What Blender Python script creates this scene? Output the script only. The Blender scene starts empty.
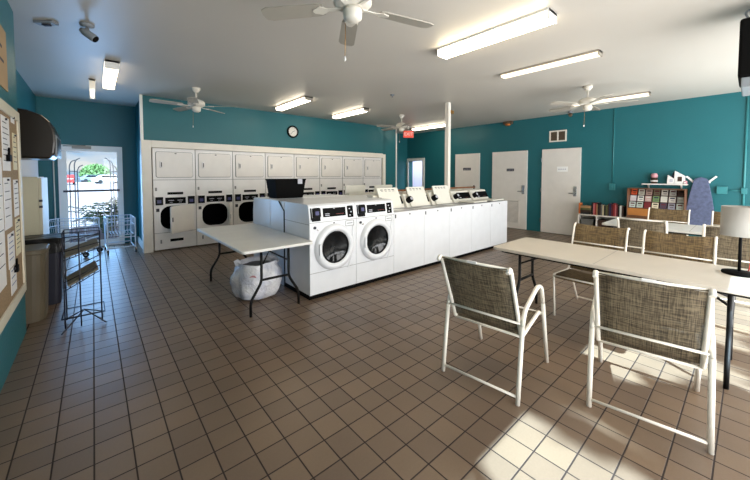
import bpy, bmesh, math, random
from mathutils import Vector, Matrix, Euler, noise
random.seed(7)
PI = math.pi
S = bpy.context.scene
COL = S.collection

# ------------------------------------------------------------ camera
cd = bpy.data.cameras.new('camera'); cam = bpy.data.objects.new('camera', cd); COL.objects.link(cam)
cd.sensor_width = 36; cd.lens = 325/750*36
cd.shift_x = (375-372.2)/750; cd.shift_y = -(240-187.4)/750
cd.clip_start = .02; cd.clip_end = 300
cam.location = (0, 0, 1.43)
cam.rotation_euler = Euler((math.radians(90-2.22), 0, math.radians(-40.6)), 'XYZ')
S.camera = cam

# ------------------------------------------------------------ view, world, sun, daylight
S.view_settings.view_transform = 'Standard'; S.view_settings.look = 'None'
S.view_settings.gamma = 1; S.view_settings.use_curve_mapping = False
S.view_settings.exposure = 1.15
S.cycles.use_denoising = True
S.cycles.max_bounces = 8; S.cycles.diffuse_bounces = 5; S.cycles.transparent_max_bounces = 16
S.cycles.sample_clamp_indirect = 6

SKY = 0.42; SUN = 15.0; LAMP = 1.2
w = bpy.data.worlds.new('world'); S.world = w; w.use_nodes = True
nt = w.node_tree; nt.nodes.clear()
def N(nt, t, **k):
    n = nt.nodes.new(t)
    for a, b in k.items(): setattr(n, a, b)
    return n
wo = N(nt, 'ShaderNodeOutputWorld'); bg = N(nt, 'ShaderNodeBackground')
tc = N(nt, 'ShaderNodeTexCoord'); sx = N(nt, 'ShaderNodeSeparateXYZ'); cr = N(nt, 'ShaderNodeValToRGB')
nt.links.new(tc.outputs['Generated'], sx.inputs[0]); nt.links.new(sx.outputs['Z'], cr.inputs[0])
cr.color_ramp.elements[0].position = 0.0; cr.color_ramp.elements[0].color = (.42, .68, 1, 1)
cr.color_ramp.elements[1].position = .6; cr.color_ramp.elements[1].color = (.22, .45, .95, 1)
nz = N(nt, 'ShaderNodeTexNoise'); nz.inputs['Scale'].default_value = 5; nz.inputs['Detail'].default_value = 6
mp = N(nt, 'ShaderNodeMapping'); mp.inputs['Scale'].default_value = (1, 1, 3.5)
nt.links.new(tc.outputs['Generated'], mp.inputs[0]); nt.links.new(mp.outputs[0], nz.inputs['Vector'])
c2 = N(nt, 'ShaderNodeValToRGB'); c2.color_ramp.elements[0].position = .48; c2.color_ramp.elements[1].position = .66
nt.links.new(nz.outputs['Fac'], c2.inputs[0])
mx = N(nt, 'ShaderNodeMixRGB'); mx.inputs[2].default_value = (1, 1, 1, 1)
nt.links.new(c2.outputs[0], mx.inputs[0]); nt.links.new(cr.outputs[0], mx.inputs[1])
nt.links.new(mx.outputs[0], bg.inputs[0]); bg.inputs[1].default_value = SKY
nt.links.new(bg.outputs[0], wo.inputs[0])

sl = bpy.data.lights.new('sun', 'SUN'); sl.energy = SUN; sl.angle = math.radians(.6); sl.color = (.60, .84, 1)
so = bpy.data.objects.new('sun', sl); COL.objects.link(so); so.location = (3, -8, 8)
sun_dir = Vector((.10, math.cos(math.radians(42)), -math.sin(math.radians(42))))
so.rotation_euler = sun_dir.to_track_quat('-Z', 'Y').to_euler()

def area(name, loc, d, sx_, sy_, e, col, portal=False):
    l = bpy.data.lights.new(name, 'AREA'); l.shape = 'RECTANGLE'; l.size = sx_; l.size_y = sy_
    l.energy = e; l.color = col
    o = bpy.data.objects.new(name, l); COL.objects.link(o); o.location = loc
    o.rotation_euler = Vector(d).to_track_quat('-Z', 'Z').to_euler()
    if portal: l.cycles.is_portal = True
    return o
area('daylight_storefront', (4.3, -1.42, 1.15), (0, 1, .30), 7.9, 2.1, 160, (1, .965, .91))
area('daylight_exit_door', (0, 8.36, .98), (0, -1, 0), .74, 1.75, 15, (.26, .55, 1))
area('daylight_side_window', (-.66, 7.1, 1.45), (1, 0, 0), 1.2, .8, 2.5, (.3, .58, 1))

# ------------------------------------------------------------ materials
def s2l(c):
    return tuple((x/255/12.92 if x/255 <= .04045 else ((x/255+.055)/1.055)**2.4) for x in c)
def mat(name, rgb, rough=.5, metal=0, emit=None, es=0, bump=0, bscale=60, var=0, vscale=6, coat=0, spec=.5):
    m = bpy.data.materials.new(name); m.use_nodes = True; t = m.node_tree; p = t.nodes['Principled BSDF']
    c = (*s2l(rgb), 1)
    p.inputs['Base Color'].default_value = c; p.inputs['Roughness'].default_value = rough
    p.inputs['Metallic'].default_value = metal; p.inputs['Specular IOR Level'].default_value = spec
    if coat: p.inputs['Coat Weight'].default_value = coat; p.inputs['Coat Roughness'].default_value = .15
    if emit: p.inputs['Emission Color'].default_value = (*s2l(emit), 1); p.inputs['Emission Strength'].default_value = es
    tcn = N(t, 'ShaderNodeTexCoord')
    n = N(t, 'ShaderNodeTexNoise'); n.inputs['Scale'].default_value = vscale; n.inputs['Detail'].default_value = 4
    t.links.new(tcn.outputs['Object'], n.inputs['Vector'])
    v = max(var, .03)
    mxn = N(t, 'ShaderNodeMixRGB', blend_type='MULTIPLY'); mxn.inputs[0].default_value = 1
    rp = N(t, 'ShaderNodeValToRGB'); rp.color_ramp.elements[0].color = (1-v*1.5, 1-v*1.5, 1-v*1.5, 1); rp.color_ramp.elements[1].color = (1, 1, 1, 1)
    rp.color_ramp.elements[0].position = .3; rp.color_ramp.elements[1].position = .65
    t.links.new(n.outputs['Fac'], rp.inputs[0]); t.links.new(rp.outputs[0], mxn.inputs[2]); mxn.inputs[1].default_value = c
    t.links.new(mxn.outputs[0], p.inputs['Base Color'])
    if bump:
        b = N(t, 'ShaderNodeBump'); b.inputs['Strength'].default_value = bump; b.inputs['Distance'].default_value = .01
        n2 = N(t, 'ShaderNodeTexNoise'); n2.inputs['Scale'].default_value = bscale; n2.inputs['Detail'].default_value = 3
        t.links.new(tcn.outputs['Object'], n2.inputs['Vector']); t.links.new(n2.outputs['Fac'], b.inputs['Height']); t.links.new(b.outputs[0], p.inputs['Normal'])
    return m

M = {}
M['teal'] = mat('teal_paint', (34, 104, 112), .42, bump=.3, bscale=45, var=.04, vscale=1.2, spec=.35)
M['ceil'] = mat('ceiling_paint', (196, 190, 181), .42, bump=.06, bscale=5, var=.03, vscale=.7)
M['trimw'] = mat('white_trim', (238, 236, 230), .4)
M['cream'] = mat('cream_surround', (238, 232, 220), .45)
M['doorw'] = mat('door_paint', (230, 225, 218), .4, var=.02)
M['wash'] = mat('washer_enamel', (230, 232, 236), .22)
M['washc'] = mat('lid_enamel', (230, 227, 216), .3)
M['dry'] = mat('dryer_enamel', (242, 240, 238), .3)
M['dryd'] = mat('dryer_door_enamel', (236, 232, 226), .35)
M['seam'] = mat('seam_grey', (140, 140, 140), .5)
M['black'] = mat('black_plastic', (8, 8, 10), .5, spec=.1)
M['matblack'] = mat('black_matte', (8, 8, 8), .7, spec=.08)
M['panelblk'] = mat('black_panel', (6, 6, 7), .4, spec=.06)
M['navy'] = mat('navy_label', (45, 45, 105), .35)
M['red'] = mat('display_red', (120, 30, 22), .4)
M['paleink'] = mat('pale_print', (190, 190, 200), .5)
M['glassdk'] = mat('drum_glass', (10, 14, 17), .06, spec=.4)
M['drum'] = mat('drum_steel', (30, 34, 38), .4, metal=.3)
M['chrome'] = mat('steel', (190, 190, 188), .25, metal=1)
M['brass'] = mat('brass', (175, 130, 70), .35, metal=.8)
M['copper'] = mat('brown_pipe', (150, 95, 55), .5)
M['tabletop'] = mat('table_laminate', (208, 199, 186), .42, bump=.05, bscale=120)
M['tablew'] = mat('table_white', (222, 220, 214), .35, var=.04)
M['edge'] = mat('table_edge', (176, 172, 164), .5)
M['legblk'] = mat('black_leg_steel', (10, 10, 11), .5, spec=.25)
M['chairw'] = mat('chair_white_tube', (238, 232, 220), .32)
M['shade'] = mat('lamp_shade_fabric', (168, 164, 158), .8, bump=.1, bscale=300)
M['wirew'] = mat('white_wire', (205, 212, 222), .35)
M['wireb'] = mat('black_wire', (30, 32, 45), .4)
M['rubber'] = mat('rubber', (25, 25, 28), .6)
M['taupe'] = mat('taupe_plastic', (100, 90, 72), .5, bump=.05)
M['navyplastic'] = mat('dark_navy_plastic', (24, 26, 44), .5)
M['cabinet'] = mat('cabinet_cream', (196, 188, 162), .45)
M['bagblk'] = mat('black_liner', (10, 10, 10), .35, bump=.5, bscale=20)
M['bronze'] = mat('television_shell', (30, 22, 13), .28)
M['silver'] = mat('silver_plastic', (128, 134, 140), .4)
M['fanw'] = mat('fan_white', (222, 216, 204), .4)
M['fanblade'] = mat('fan_blade', (168, 161, 149), .5)
M['clockface'] = mat('clock_face', (228, 224, 216), .5)
M['wood'] = mat('rack_wood', (112, 74, 48), .45, var=.15, vscale=9)
M['woodo'] = mat('rack_wood_orange', (186, 122, 60), .45, var=.1, vscale=9)
M['rackin'] = mat('rack_inside', (70, 30, 26), .6)
M['shelfw'] = mat('shelf_white', (214, 208, 198), .45)
M['ventin'] = mat('vent_dark', (92, 78, 60), .6)
M['orange'] = mat('amber_lens', (186, 110, 50), .3)
M['paperw'] = mat('paper_white', (232, 230, 228), .7)
M['paperb'] = mat('paper_cream', (222, 212, 178), .7)
M['papert'] = mat('paper_tan', (176, 146, 108), .7)
M['greyp'] = mat('worn_paper', (128, 124, 112), .6, var=.2, vscale=20)
M['gateshade'] = mat('gate_backlit_grey', (150, 160, 178), .5)  # white bars toned grey-blue, backlit shade put into the colour
M['cork'] = mat('cork', (160, 134, 100), .85, bump=.4, bscale=150, var=.2, vscale=80)
M['boardframe'] = mat('board_frame_cream', (214, 206, 184), .5)
M['signpaper'] = mat('sign_paper', (252, 252, 250), .6)
M['louvershade'] = mat('louver_shadow_grey', (188, 184, 178), .5)
M['ink'] = mat('ink', (50, 50, 60), .7)
M['blueink'] = mat('blue_print', (70, 90, 150), .6)
M['tealp'] = mat('conduit_teal_paint', (52, 130, 136), .4)
M['red_sign'] = mat('exit_red', (226, 88, 70), .5, emit=(240, 70, 50), es=.15)
M['signw'] = mat('exit_white', (240, 235, 225), .5)
M['asphalt'] = mat('pale_asphalt', (150, 136, 138), .9, var=.1, vscale=.6)
M['leaf'] = mat('leaf_green', (92, 120, 70), .6)
M['leafy'] = mat('leaf_yellow_green', (170, 168, 60), .6)
M['trunk'] = mat('bark', (100, 82, 66), .9)
M['skyblue_wall'] = mat('pale_wall', (205, 208, 225), .6)
M['redcar'] = mat('red_paint', (200, 50, 48), .3)
M['whitecar'] = mat('white_paint', (215, 218, 222), .3)
M['greycar'] = mat('grey_paint', (110, 118, 130), .3)
M['blind'] = mat('blind_vinyl', (208, 214, 222), .5)
M['pinkp'] = mat('pink_print', (206, 150, 158), .6)
M['conduitw'] = mat('conduit_white', (220, 216, 204), .4)
M['housegrey'] = mat('lamp_housing', (150, 142, 130), .5)

def lampmat(name, rgb, s):
    return mat(name, (240, 235, 220), .5, emit=rgb, es=s)
M['lit_warm'] = lampmat('diffuser_lit_warm', (255, 236, 196), 7.0*LAMP)
M['lit_mid'] = lampmat('diffuser_lit', (255, 240, 214), 5.5*LAMP)
M['lit_recess'] = lampmat('diffuser_recess', (255, 234, 196), 1.5*LAMP)
M['lit_dim'] = lampmat('diffuser_dim', (255, 236, 205), .55*LAMP)

def teal_floor():
    m = bpy.data.materials.new('quarry_tile'); m.use_nodes = True; t = m.node_tree; p = t.nodes['Principled BSDF']
    g = N(t, 'ShaderNodeNewGeometry'); mpn = N(t, 'ShaderNodeMapping')
    mpn.inputs['Location'].default_value = (.190, -.080, 0)
    b = N(t, 'ShaderNodeTexBrick'); b.offset = 0; b.squash = 1
    b.inputs['Scale'].default_value = 1; b.inputs['Brick Width'].default_value = .157; b.inputs['Row Height'].default_value = .153
    b.inputs['Mortar Size'].default_value = .0042; b.inputs['Mortar Smooth'].default_value = .3; b.inputs['Bias'].default_value = 0
    b.inputs['Color1'].default_value = (*s2l((130, 110, 91)), 1); b.inputs['Color2'].default_value = (*s2l((116, 98, 83)), 1)
    b.inputs['Mortar'].default_value = (*s2l((46, 33, 27)), 1)
    t.links.new(g.outputs['Position'], mpn.inputs[0]); t.links.new(mpn.outputs[0], b.inputs['Vector'])
    n = N(t, 'ShaderNodeTexNoise'); n.inputs['Scale'].default_value = 1.3; n.inputs['Detail'].default_value = 5
    n3 = N(t, 'ShaderNodeTexNoise'); n3.inputs['Scale'].default_value = 90; n3.inputs['Detail'].default_value = 3
    t.links.new(g.outputs['Position'], n.inputs['Vector']); t.links.new(g.outputs['Position'], n3.inputs['Vector'])
    r = N(t, 'ShaderNodeValToRGB'); r.color_ramp.elements[0].color = (.80, .79, .78, 1); r.color_ramp.elements[1].color = (1.06, 1.04, 1, 1)
    r.color_ramp.elements[0].position = .3; r.color_ramp.elements[1].position = .7
    r3 = N(t, 'ShaderNodeValToRGB'); r3.color_ramp.elements[0].color = (.86, .86, .86, 1); r3.color_ramp.elements[1].color = (1.05, 1.05, 1.05, 1)
    t.links.new(n.outputs['Fac'], r.inputs[0]); t.links.new(n3.outputs['Fac'], r3.inputs[0])
    a = N(t, 'ShaderNodeMixRGB', blend_type='MULTIPLY'); a.inputs[0].default_value = 1
    c = N(t, 'ShaderNodeMixRGB', blend_type='MULTIPLY'); c.inputs[0].default_value = 1
    t.links.new(b.outputs['Color'], a.inputs[1]); t.links.new(r.outputs[0], a.inputs[2]); t.links.new(a.outputs[0], c.inputs[1]); t.links.new(r3.outputs[0], c.inputs[2])
    t.links.new(c.outputs[0], p.inputs['Base Color']); p.inputs['Roughness'].default_value = .36
    rr = N(t, 'ShaderNodeMapRange'); rr.inputs['To Min'].default_value = .36; rr.inputs['To Max'].default_value = .8
    t.links.new(b.outputs['Fac'], rr.inputs[0]); t.links.new(rr.outputs[0], p.inputs['Roughness'])
    bu = N(t, 'ShaderNodeBump'); bu.invert = True; bu.inputs['Strength'].default_value = .6; bu.inputs['Distance'].default_value = .004
    t.links.new(b.outputs['Fac'], bu.inputs['Height']); t.links.new(bu.outputs[0], p.inputs['Normal'])
    return m
M['floor'] = teal_floor()

def sling_mat(name, c1, c2_, holes=.06):
    m = bpy.data.materials.new(name); m.use_nodes = True; t = m.node_tree; p = t.nodes['Principled BSDF']
    tcn = N(t, 'ShaderNodeTexCoord'); 
    wv = N(t, 'ShaderNodeTexNoise'); mpa = N(t, 'ShaderNodeMapping'); mpa.inputs['Scale'].default_value = (10, 260, 10)
    wh = N(t, 'ShaderNodeTexNoise'); mpb = N(t, 'ShaderNodeMapping'); mpb.inputs['Scale'].default_value = (150, 9, 150)
    for a, b_ in ((mpa, wv), (mpb, wh)):
        t.links.new(tcn.outputs['Object'], a.inputs[0]); t.links.new(a.outputs[0], b_.inputs['Vector']); b_.inputs['Scale'].default_value = 1; b_.inputs['Detail'].default_value = 2
    ad = N(t, 'ShaderNodeMath', operation='ADD'); t.links.new(wv.outputs['Fac'], ad.inputs[0]); t.links.new(wh.outputs['Fac'], ad.inputs[1])
    r = N(t, 'ShaderNodeValToRGB'); r.color_ramp.elements[0].position = .40; r.color_ramp.elements[1].position = .60
    hf = N(t, 'ShaderNodeMath', operation='MULTIPLY'); hf.inputs[1].default_value = .5; t.links.new(ad.outputs[0], hf.inputs[0]); t.links.new(hf.outputs[0], r.inputs[0])
    r.color_ramp.elements[0].color = (*s2l(c1), 1); r.color_ramp.elements[1].color = (*s2l(c2_), 1)
    t.links.new(r.outputs[0], p.inputs['Base Color']); p.inputs['Roughness'].default_value = .7
    tr = N(t, 'ShaderNodeBsdfTransparent'); ms = N(t, 'ShaderNodeMixShader'); ms.inputs[0].default_value = holes
    out = t.nodes['Material Output']
    t.links.new(p.outputs[0], ms.inputs[1]); t.links.new(tr.outputs[0], ms.inputs[2]); t.links.new(ms.outputs[0], out.inputs[0])
    return m
M['sling'] = sling_mat('sling_fabric', (58, 48, 36), (132, 118, 94), .12)
M['slingb'] = sling_mat('sling_fabric_brown', (70, 54, 34), (130, 108, 72), .03)

def glass_mat():
    m = bpy.data.materials.new('clear_pane'); m.use_nodes = True; t = m.node_tree; t.nodes.clear()
    o = N(t, 'ShaderNodeOutputMaterial'); tr = N(t, 'ShaderNodeBsdfTransparent'); gl = N(t, 'ShaderNodeBsdfGlossy'); gl.inputs['Roughness'].default_value = .02
    tr.inputs[0].default_value = (.95, .97, .97, 1)
    f = N(t, 'ShaderNodeFresnel'); f.inputs[0].default_value = 1.35; ms = N(t, 'ShaderNodeMixShader')
    t.links.new(f.outputs[0], ms.inputs[0]); t.links.new(tr.outputs[0], ms.inputs[1]); t.links.new(gl.outputs[0], ms.inputs[2]); t.links.new(ms.outputs[0], o.inputs[0])
    return m
M['pane'] = glass_mat()
def bag_mat():
    m = bpy.data.materials.new('bag_film'); m.use_nodes = True; t = m.node_tree; p = t.nodes['Principled BSDF']
    tcn = N(t, 'ShaderNodeTexCoord'); n = N(t, 'ShaderNodeTexNoise'); n.inputs['Scale'].default_value = 5; n.inputs['Detail'].default_value = 5
    t.links.new(tcn.outputs['Object'], n.inputs['Vector']); r = N(t, 'ShaderNodeValToRGB')
    r.color_ramp.elements[0].position = .35; r.color_ramp.elements[0].color = (*s2l((196, 200, 218)), 1); r.color_ramp.elements[1].position = .6; r.color_ramp.elements[1].color = (*s2l((246, 246, 250)), 1)
    t.links.new(n.outputs['Fac'], r.inputs[0]); t.links.new(r.outputs[0], p.inputs['Base Color']); p.inputs['Roughness'].default_value = .25
    b = N(t, 'ShaderNodeBump'); b.inputs['Strength'].default_value = .7; b.inputs['Distance'].default_value = .03
    n2 = N(t, 'ShaderNodeTexNoise'); n2.inputs['Scale'].default_value = 14; n2.inputs['Detail'].default_value = 4; n2.inputs['Distortion'].default_value = 1.5
    t.links.new(tcn.outputs['Object'], n2.inputs['Vector']); t.links.new(n2.outputs['Fac'], b.inputs['Height']); t.links.new(b.outputs[0], p.inputs['Normal'])
    return m
M['bag'] = bag_mat()
def iron_mat():
    m = mat('ironing_cover', (92, 102, 134), .8, var=.25, vscale=22)
    return m
M['iron'] = iron_mat()

# ------------------------------------------------------------ helpers
def box(bm, x0, y0, z0, x1, y1, z1, mtx=None):
    vs = [bm.verts.new((x, y, z)) for z in (z0, z1) for y in (y0, y1) for x in (x0, x1)]
    for f in ((0, 2, 3, 1), (4, 5, 7, 6), (0, 1, 5, 4), (2, 6, 7, 3), (0, 4, 6, 2), (1, 3, 7, 5)):
        bm.faces.new([vs[i] for i in f])
    if mtx: bmesh.ops.transform(bm, matrix=mtx, verts=vs)
    return vs
def fillet(pts, r=.03, n=4, closed=False):
    P = [Vector(p) for p in pts]; out = []
    for i, p in enumerate(P):
        if i == 0 or i == len(P)-1: out.append(p); continue
        a = P[i-1]-p; b = P[i+1]-p; d = min(r, a.length*.45, b.length*.45)
        A = p+a.normalized()*d; B = p+b.normalized()*d
        for k in range(n+1):
            t_ = k/n; out.append(A*(1-t_)**2+p*2*t_*(1-t_)+B*t_*t_)
    return out
def tube(bm, pts, r, seg=8, fr=0, cap=True):
    P = fillet(pts, fr) if fr else [Vector(p) for p in pts]
    rings = []; up = None
    for i, p in enumerate(P):
        d = (P[min(i+1, len(P)-1)]-P[max(i-1, 0)])
        if d.length < 1e-9: d = Vector((0, 0, 1))
        d.normalize()
        if up is None:
            up = Vector((0, 0, 1)) if abs(d.z) < .9 else Vector((1, 0, 0))
        s = d.cross(up); s.normalize(); up = s.cross(d); up.normalize()
        rings.append([bm.verts.new(p+(s*math.cos(2*PI*k/seg)+up*math.sin(2*PI*k/seg))*r) for k in range(seg)])
    for a, b in zip(rings, rings[1:]):
        for k in range(seg):
            f = bm.faces.new((a[k], a[(k+1) % seg], b[(k+1) % seg], b[k])); f.smooth = True
    if cap:
        bm.faces.new(rings[0][::-1]); bm.faces.new(rings[-1])
def lathe(bm, prof, seg=24, c=(0, 0, 0), mtx=None):
    rings = []; allv = []
    for r, z in prof:
        ring = [bm.verts.new((c[0]+r*math.cos(2*PI*k/seg), c[1]+r*math.sin(2*PI*k/seg), c[2]+z)) for k in range(seg)]
        rings.append(ring); allv += ring
    for a, b in zip(rings, rings[1:]):
        for k in range(seg):
            f = bm.faces.new((a[k], a[(k+1) % seg], b[(k+1) % seg], b[k])); f.smooth = True
    bm.faces.new(rings[0][::-1]); bm.faces.new(rings[-1])
    if mtx: bmesh.ops.transform(bm, matrix=mtx, verts=allv)
    return allv
def prism(bm, pts, o, u, v, d):
    """extrude the 2-D outline pts (along u, v from o) by vector d"""
    o, u, v, d = Vector(o), Vector(u), Vector(v), Vector(d)
    a = [bm.verts.new(o+u*p[0]+v*p[1]) for p in pts]; b = [bm.verts.new(q.co+d) for q in a]
    n = len(pts)
    bm.faces.new(a[::-1]); bm.faces.new(b)
    for i in range(n): bm.faces.new((a[i], a[(i+1) % n], b[(i+1) % n], b[i]))
def rrect(w_, h_, r, n=5, x0=0, y0=0):
    out = []
    for cx, cy, a0 in ((w_-r, r, -90), (w_-r, h_-r, 0), (r, h_-r, 90), (r, r, 180)):
        for k in range(n+1):
            a = math.radians(a0+90*k/n); out.append((x0+cx+r*math.cos(a), y0+cy+r*math.sin(a)))
    return out
def circ(r, n=32, cx=0, cy=0): return [(cx+r*math.cos(2*PI*k/n), cy+r*math.sin(2*PI*k/n)) for k in range(n)]
def ringpr(bm, outer, inner, o, u, v, d):
    o, u, v, d = Vector(o), Vector(u), Vector(v), Vector(d); n = len(outer)
    P = lambda p, q: bm.verts.new(o+u*p[0]+v*p[1]+q)
    A = [P(p, d*0) for p in outer]; B = [P(p, d*0) for p in inner]; C_ = [P(p, d) for p in outer]; D = [P(p, d) for p in inner]
    for i in range(n):
        j = (i+1) % n
        bm.faces.new((A[i], A[j], C_[j], C_[i])); bm.faces.new((B[j], B[i], D[i], D[j]))
        bm.faces.new((C_[i], C_[j], D[j], D[i])); bm.faces.new((A[j], A[i], B[i], B[j]))
def obj(name, bm, m, parent=None, bevel=0, smooth=False, loc=None, rot=None):
    bmesh.ops.recalc_face_normals(bm, faces=bm.faces)
    me = bpy.data.meshes.new(name); bm.to_mesh(me); bm.free()
    if smooth:
        for f in me.polygons: f.use_smooth = True
    me.materials.append(m)
    o = bpy.data.objects.new(name, me); COL.objects.link(o)
    if parent: o.parent = parent
    if loc: o.location = loc
    if rot: o.rotation_euler = rot
    if bevel:
        b = o.modifiers.new('bevel', 'BEVEL'); b.width = bevel; b.segments = 2; b.limit_method = 'ANGLE'
    return o
def B(*boxes, mtx=None):
    bm = bmesh.new()
    for b in boxes: box(bm, *b, mtx=mtx)
    return bm
def T(*tubes, r=.01, seg=8, fr=0):
    bm = bmesh.new()
    for t_ in tubes: tube(bm, t_, r, seg, fr)
    return bm
def thing(name, label, cat, loc=(0, 0, 0), rz=0, group=None):
    o = bpy.data.objects.new(name, None); COL.objects.link(o); o.location = loc; o.rotation_euler = (0, 0, rz)
    o.empty_display_size = .1
    return tag(o, label, cat, group)
def tag(o, label, cat, group=None):
    o['label'] = label; o['category'] = cat
    if group: o['group'] = group
    return o
def struct(name, bm, m, parent=None, **k):
    o = obj(name, bm, m, parent, **k)
    if not parent: o['kind'] = 'structure'
    return o
def dup(root, loc, rz, label, group=None):
    r = root.copy(); COL.objects.link(r); r.location = loc; r.rotation_euler = (0, 0, rz); r['label'] = label
    if group: r['group'] = group
    def rec(src, dst):
        for ch in [c for c in COL.objects if c.parent == src]:
            c = ch.copy(); COL.objects.link(c); c.parent = dst; rec(ch, c)
    rec(root, r)
    return r

# ------------------------------------------------------------ room
H = 2.86; XR = 8.5; YB = -1.5
struct('floor', B((-.9, YB-.2, -.12, XR+.2, 8.7, 0)), M['floor'])
struct('ceiling', B((-.9, YB-.2, H, XR+2.8, 8.9, H+.2)), M['ceil'])
struct('wall_left_near', B((-.9, YB, 0, -.5, 4.27, H)), M['teal'])
# far left wall with a window opening for the blinds
struct('wall_left_far', B((-.96, 4.27, 0, -.76, 6.3, H), (-.96, 7.9, 0, -.76, 8.5, H), (-.96, 6.3, 0, -.76, 7.9, .9), (-.96, 6.3, 2.0, -.76, 7.9, H)), M['teal'])
struct('wall_far', B((-.96, 8.5, 0, -.5, 8.7, H), (.46, 8.5, 0, .9, 8.7, H), (-.5, 8.5, 2.0, .46, 8.7, H)), M['teal'])
struct('wall_recess_side', B((.70, 7.3, 0, .80, 8.5, H)), M['teal'])
struct('wall_dryers', B((.70, 7.16, 2.0, 6.62, 7.3, H), (6.60, 7.16, 0, 7.10, 7.3, H), (.70, 8.0, 0, 7.1, 8.1, H), (7.0, 7.3, 0, 7.1, 8.0, H)), M['teal'])
struct('wall_hall', B((7.10, 8.0, 0, XR+.2, 8.2, H)), M['teal'])
struct('wall_right', B((XR, YB, 0, XR+.2, 7.28, H), (XR, 7.92, 0, XR+.2, 8.0, H), (XR, 7.28, 1.91, XR+.2, 7.92, H)), M['teal'])
# storefront wall behind the camera: wide glazed openings under a 2.25 m head
HD = 2.29
struct('wall_back', B((-.9, YB-.2, HD, XR+.2, YB, H), (-.9, YB-.2, 0, .25, YB, HD), (8.3, YB-.2, 0, XR+.2, YB, HD)), M['teal'])
struct('window_1', B(*[(x-.03, YB-.13, 0, x+.03, YB-.06, HD) for x in (.28, 2.2, 4.2, 6.2, 8.27)], (.25, YB-.13, 0, 8.3, YB-.06, .1)), M['trimw'])
# side room seen through the far doorway
struct('wall_side_room', B((XR+.2, 6.2, 0, XR+2.4, 6.3, H), (XR+.2, 8.5, 0, XR+2.4, 8.6, H), (XR+2.4, 6.2, 0, XR+2.5, 8.6, H)), M['skyblue_wall'])
struct('floor_side_room', B((XR+.2, 6.2, -.1, XR+2.5, 8.6, 0)), M['floor'])
area('side_room_fill', (XR+1.2, 7.3, 2.7), (0, 0, -1), 1.2, 1.2, 35, (.85, .9, 1))  # fill lamp added under the ceiling to brighten the side room
# trims
struct('trim_1', B((XR-.03, 7.19, 0, XR+.02, 7.28, 2.0), (XR-.03, 7.92, 0, XR+.02, 7.99, 2.0), (XR-.03, 7.28, 1.91, XR+.02, 7.92, 2.0)), M['trimw'], bevel=.004)
struct('trim_2', B((.655, 7.13, 2.06, .70, 7.175, H)), M['trimw'])
struct('trim_3', B((7.085, 7.14, 0, 7.125, 7.17, H)), M['trimw'])
struct('baseboard_recess', B((.68, 7.3, 0, .70, 8.5, .12)), M['trimw'])
# surround of the dryers
struct('trim_4', B((.66, 7.13, 0, .81, 7.32, 2.06), (6.53, 7.13, 0, 6.64, 7.32, 2.04), (.81, 7.13, 1.93, 6.53, 7.32, 2.06)), M['cream'], bevel=.004)

# exterior door at the end of the recess
d = struct('door_1', B((-.5, 8.44, 0, -.385, 8.56, 2.0), (.375, 8.44, 0, .46, 8.56, 2.0), (-.385, 8.44, 1.89, .375, 8.56, 2.0), (-.385, 8.47, 0, .375, 8.53, .12)), M['trimw'])
struct('pane', B((-.385, 8.495, .12, .375, 8.505, 1.89)), M['pane'], d)
struct('push_bar', B((-.44, 8.41, 1.10, .40, 8.44, 1.135)), M['ink'], d)
struct('door_closer', B((-.30, 8.38, 1.93, -.02, 8.44, 1.985)), M['housegrey'], d)
struct('closer_arm', T([(-.1, 8.40, 1.99), (-.42, 8.36, 1.97)], r=.008), M['housegrey'], d)
# window with blinds on the left
wn = struct('window_2', B((-.86, 6.3, .9, -.80, 6.36, 2.0), (-.86, 7.84, .9, -.80, 7.9, 2.0), (-.86, 6.3, 1.94, -.80, 7.9, 2.0), (-.86, 6.3, .9, -.80, 7.9, .96)), M['trimw'])
struct('pane', B((-.84, 6.36, .96, -.83, 7.84, 1.94)), M['pane'], wn)
bl = thing('vertical_blinds', 'white vertical blinds on the window behind the cream cabinet', 'blinds', (-.75, 7.1, 1.42))
obj('headrail', B((-.02, -.82, .55, .04, .82, .6)), M['trimw'], bl)
for i in range(18):
    obj('slat', B((-.012, -.045, -.52, .002, .045, .55)), M['blind'], bl, loc=(0.01, -.78+.0915*i, 0), rot=(0, 0, .75))

# ------------------------------------------------------------ interior doors on the right wall (wall plane x = XR)
def idoor(n, y0, y1, louver=False, sign='dark'):
    dz = struct('door_%d' % n, B((XR-.035, y0, .01, XR-.002, y1, 2.055)), M['doorw'], bevel=.003)
    if louver:
        bm = B((XR-.042, 3.94, .13, XR-.034, 3.97, .77), (XR-.042, 4.53, .13, XR-.034, 4.56, .77), (XR-.042, 3.94, .13, XR-.034, 4.56, .16), (XR-.042, 3.94, .74, XR-.034, 4.56, .77))
        for k in range(18):
            z = .17+.031*k
            box(bm, -.006, -.28, -.001, .006, .28, .016, mtx=Matrix.Translation((XR-.037, 4.25, z)) @ Matrix.Rotation(.6, 4, 'Y'))
        struct('louver', bm, M['doorw'], dz)
        struct('louver_gap_shade', B((XR-.0365, 3.95, .14, XR-.0345, 4.55, .76)), M['louvershade'], dz)  # grey sheet added for the shade between the slats
    return dz
dA = idoor(2, 5.12, 5.95)
dB = idoor(3, 3.76, 4.725, True)
dC = idoor(4, 2.55, 3.40)
for dd, y in ((dB, 3.85), (dC, 2.65)):
    struct('handle_plate', B((XR-.05, y-.035, .93, XR-.034, y+.035, 1.16)), M['chrome'], dd, bevel=.004)
    struct('lever', T([(XR-.05, y, 1.0), (XR-.09, y, 1.0), (XR-.09, y+.12, 1.0)], r=.012, fr=.02), M['chrome'], dd)
    bm = bmesh.new(); prism(bm, circ(.025, 16), (XR-.05, y, 1.12), (0, 1, 0), (0, 0, 1), (-.015, 0, 0)); struct('deadbolt', bm, M['chrome'], dd)
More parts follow.
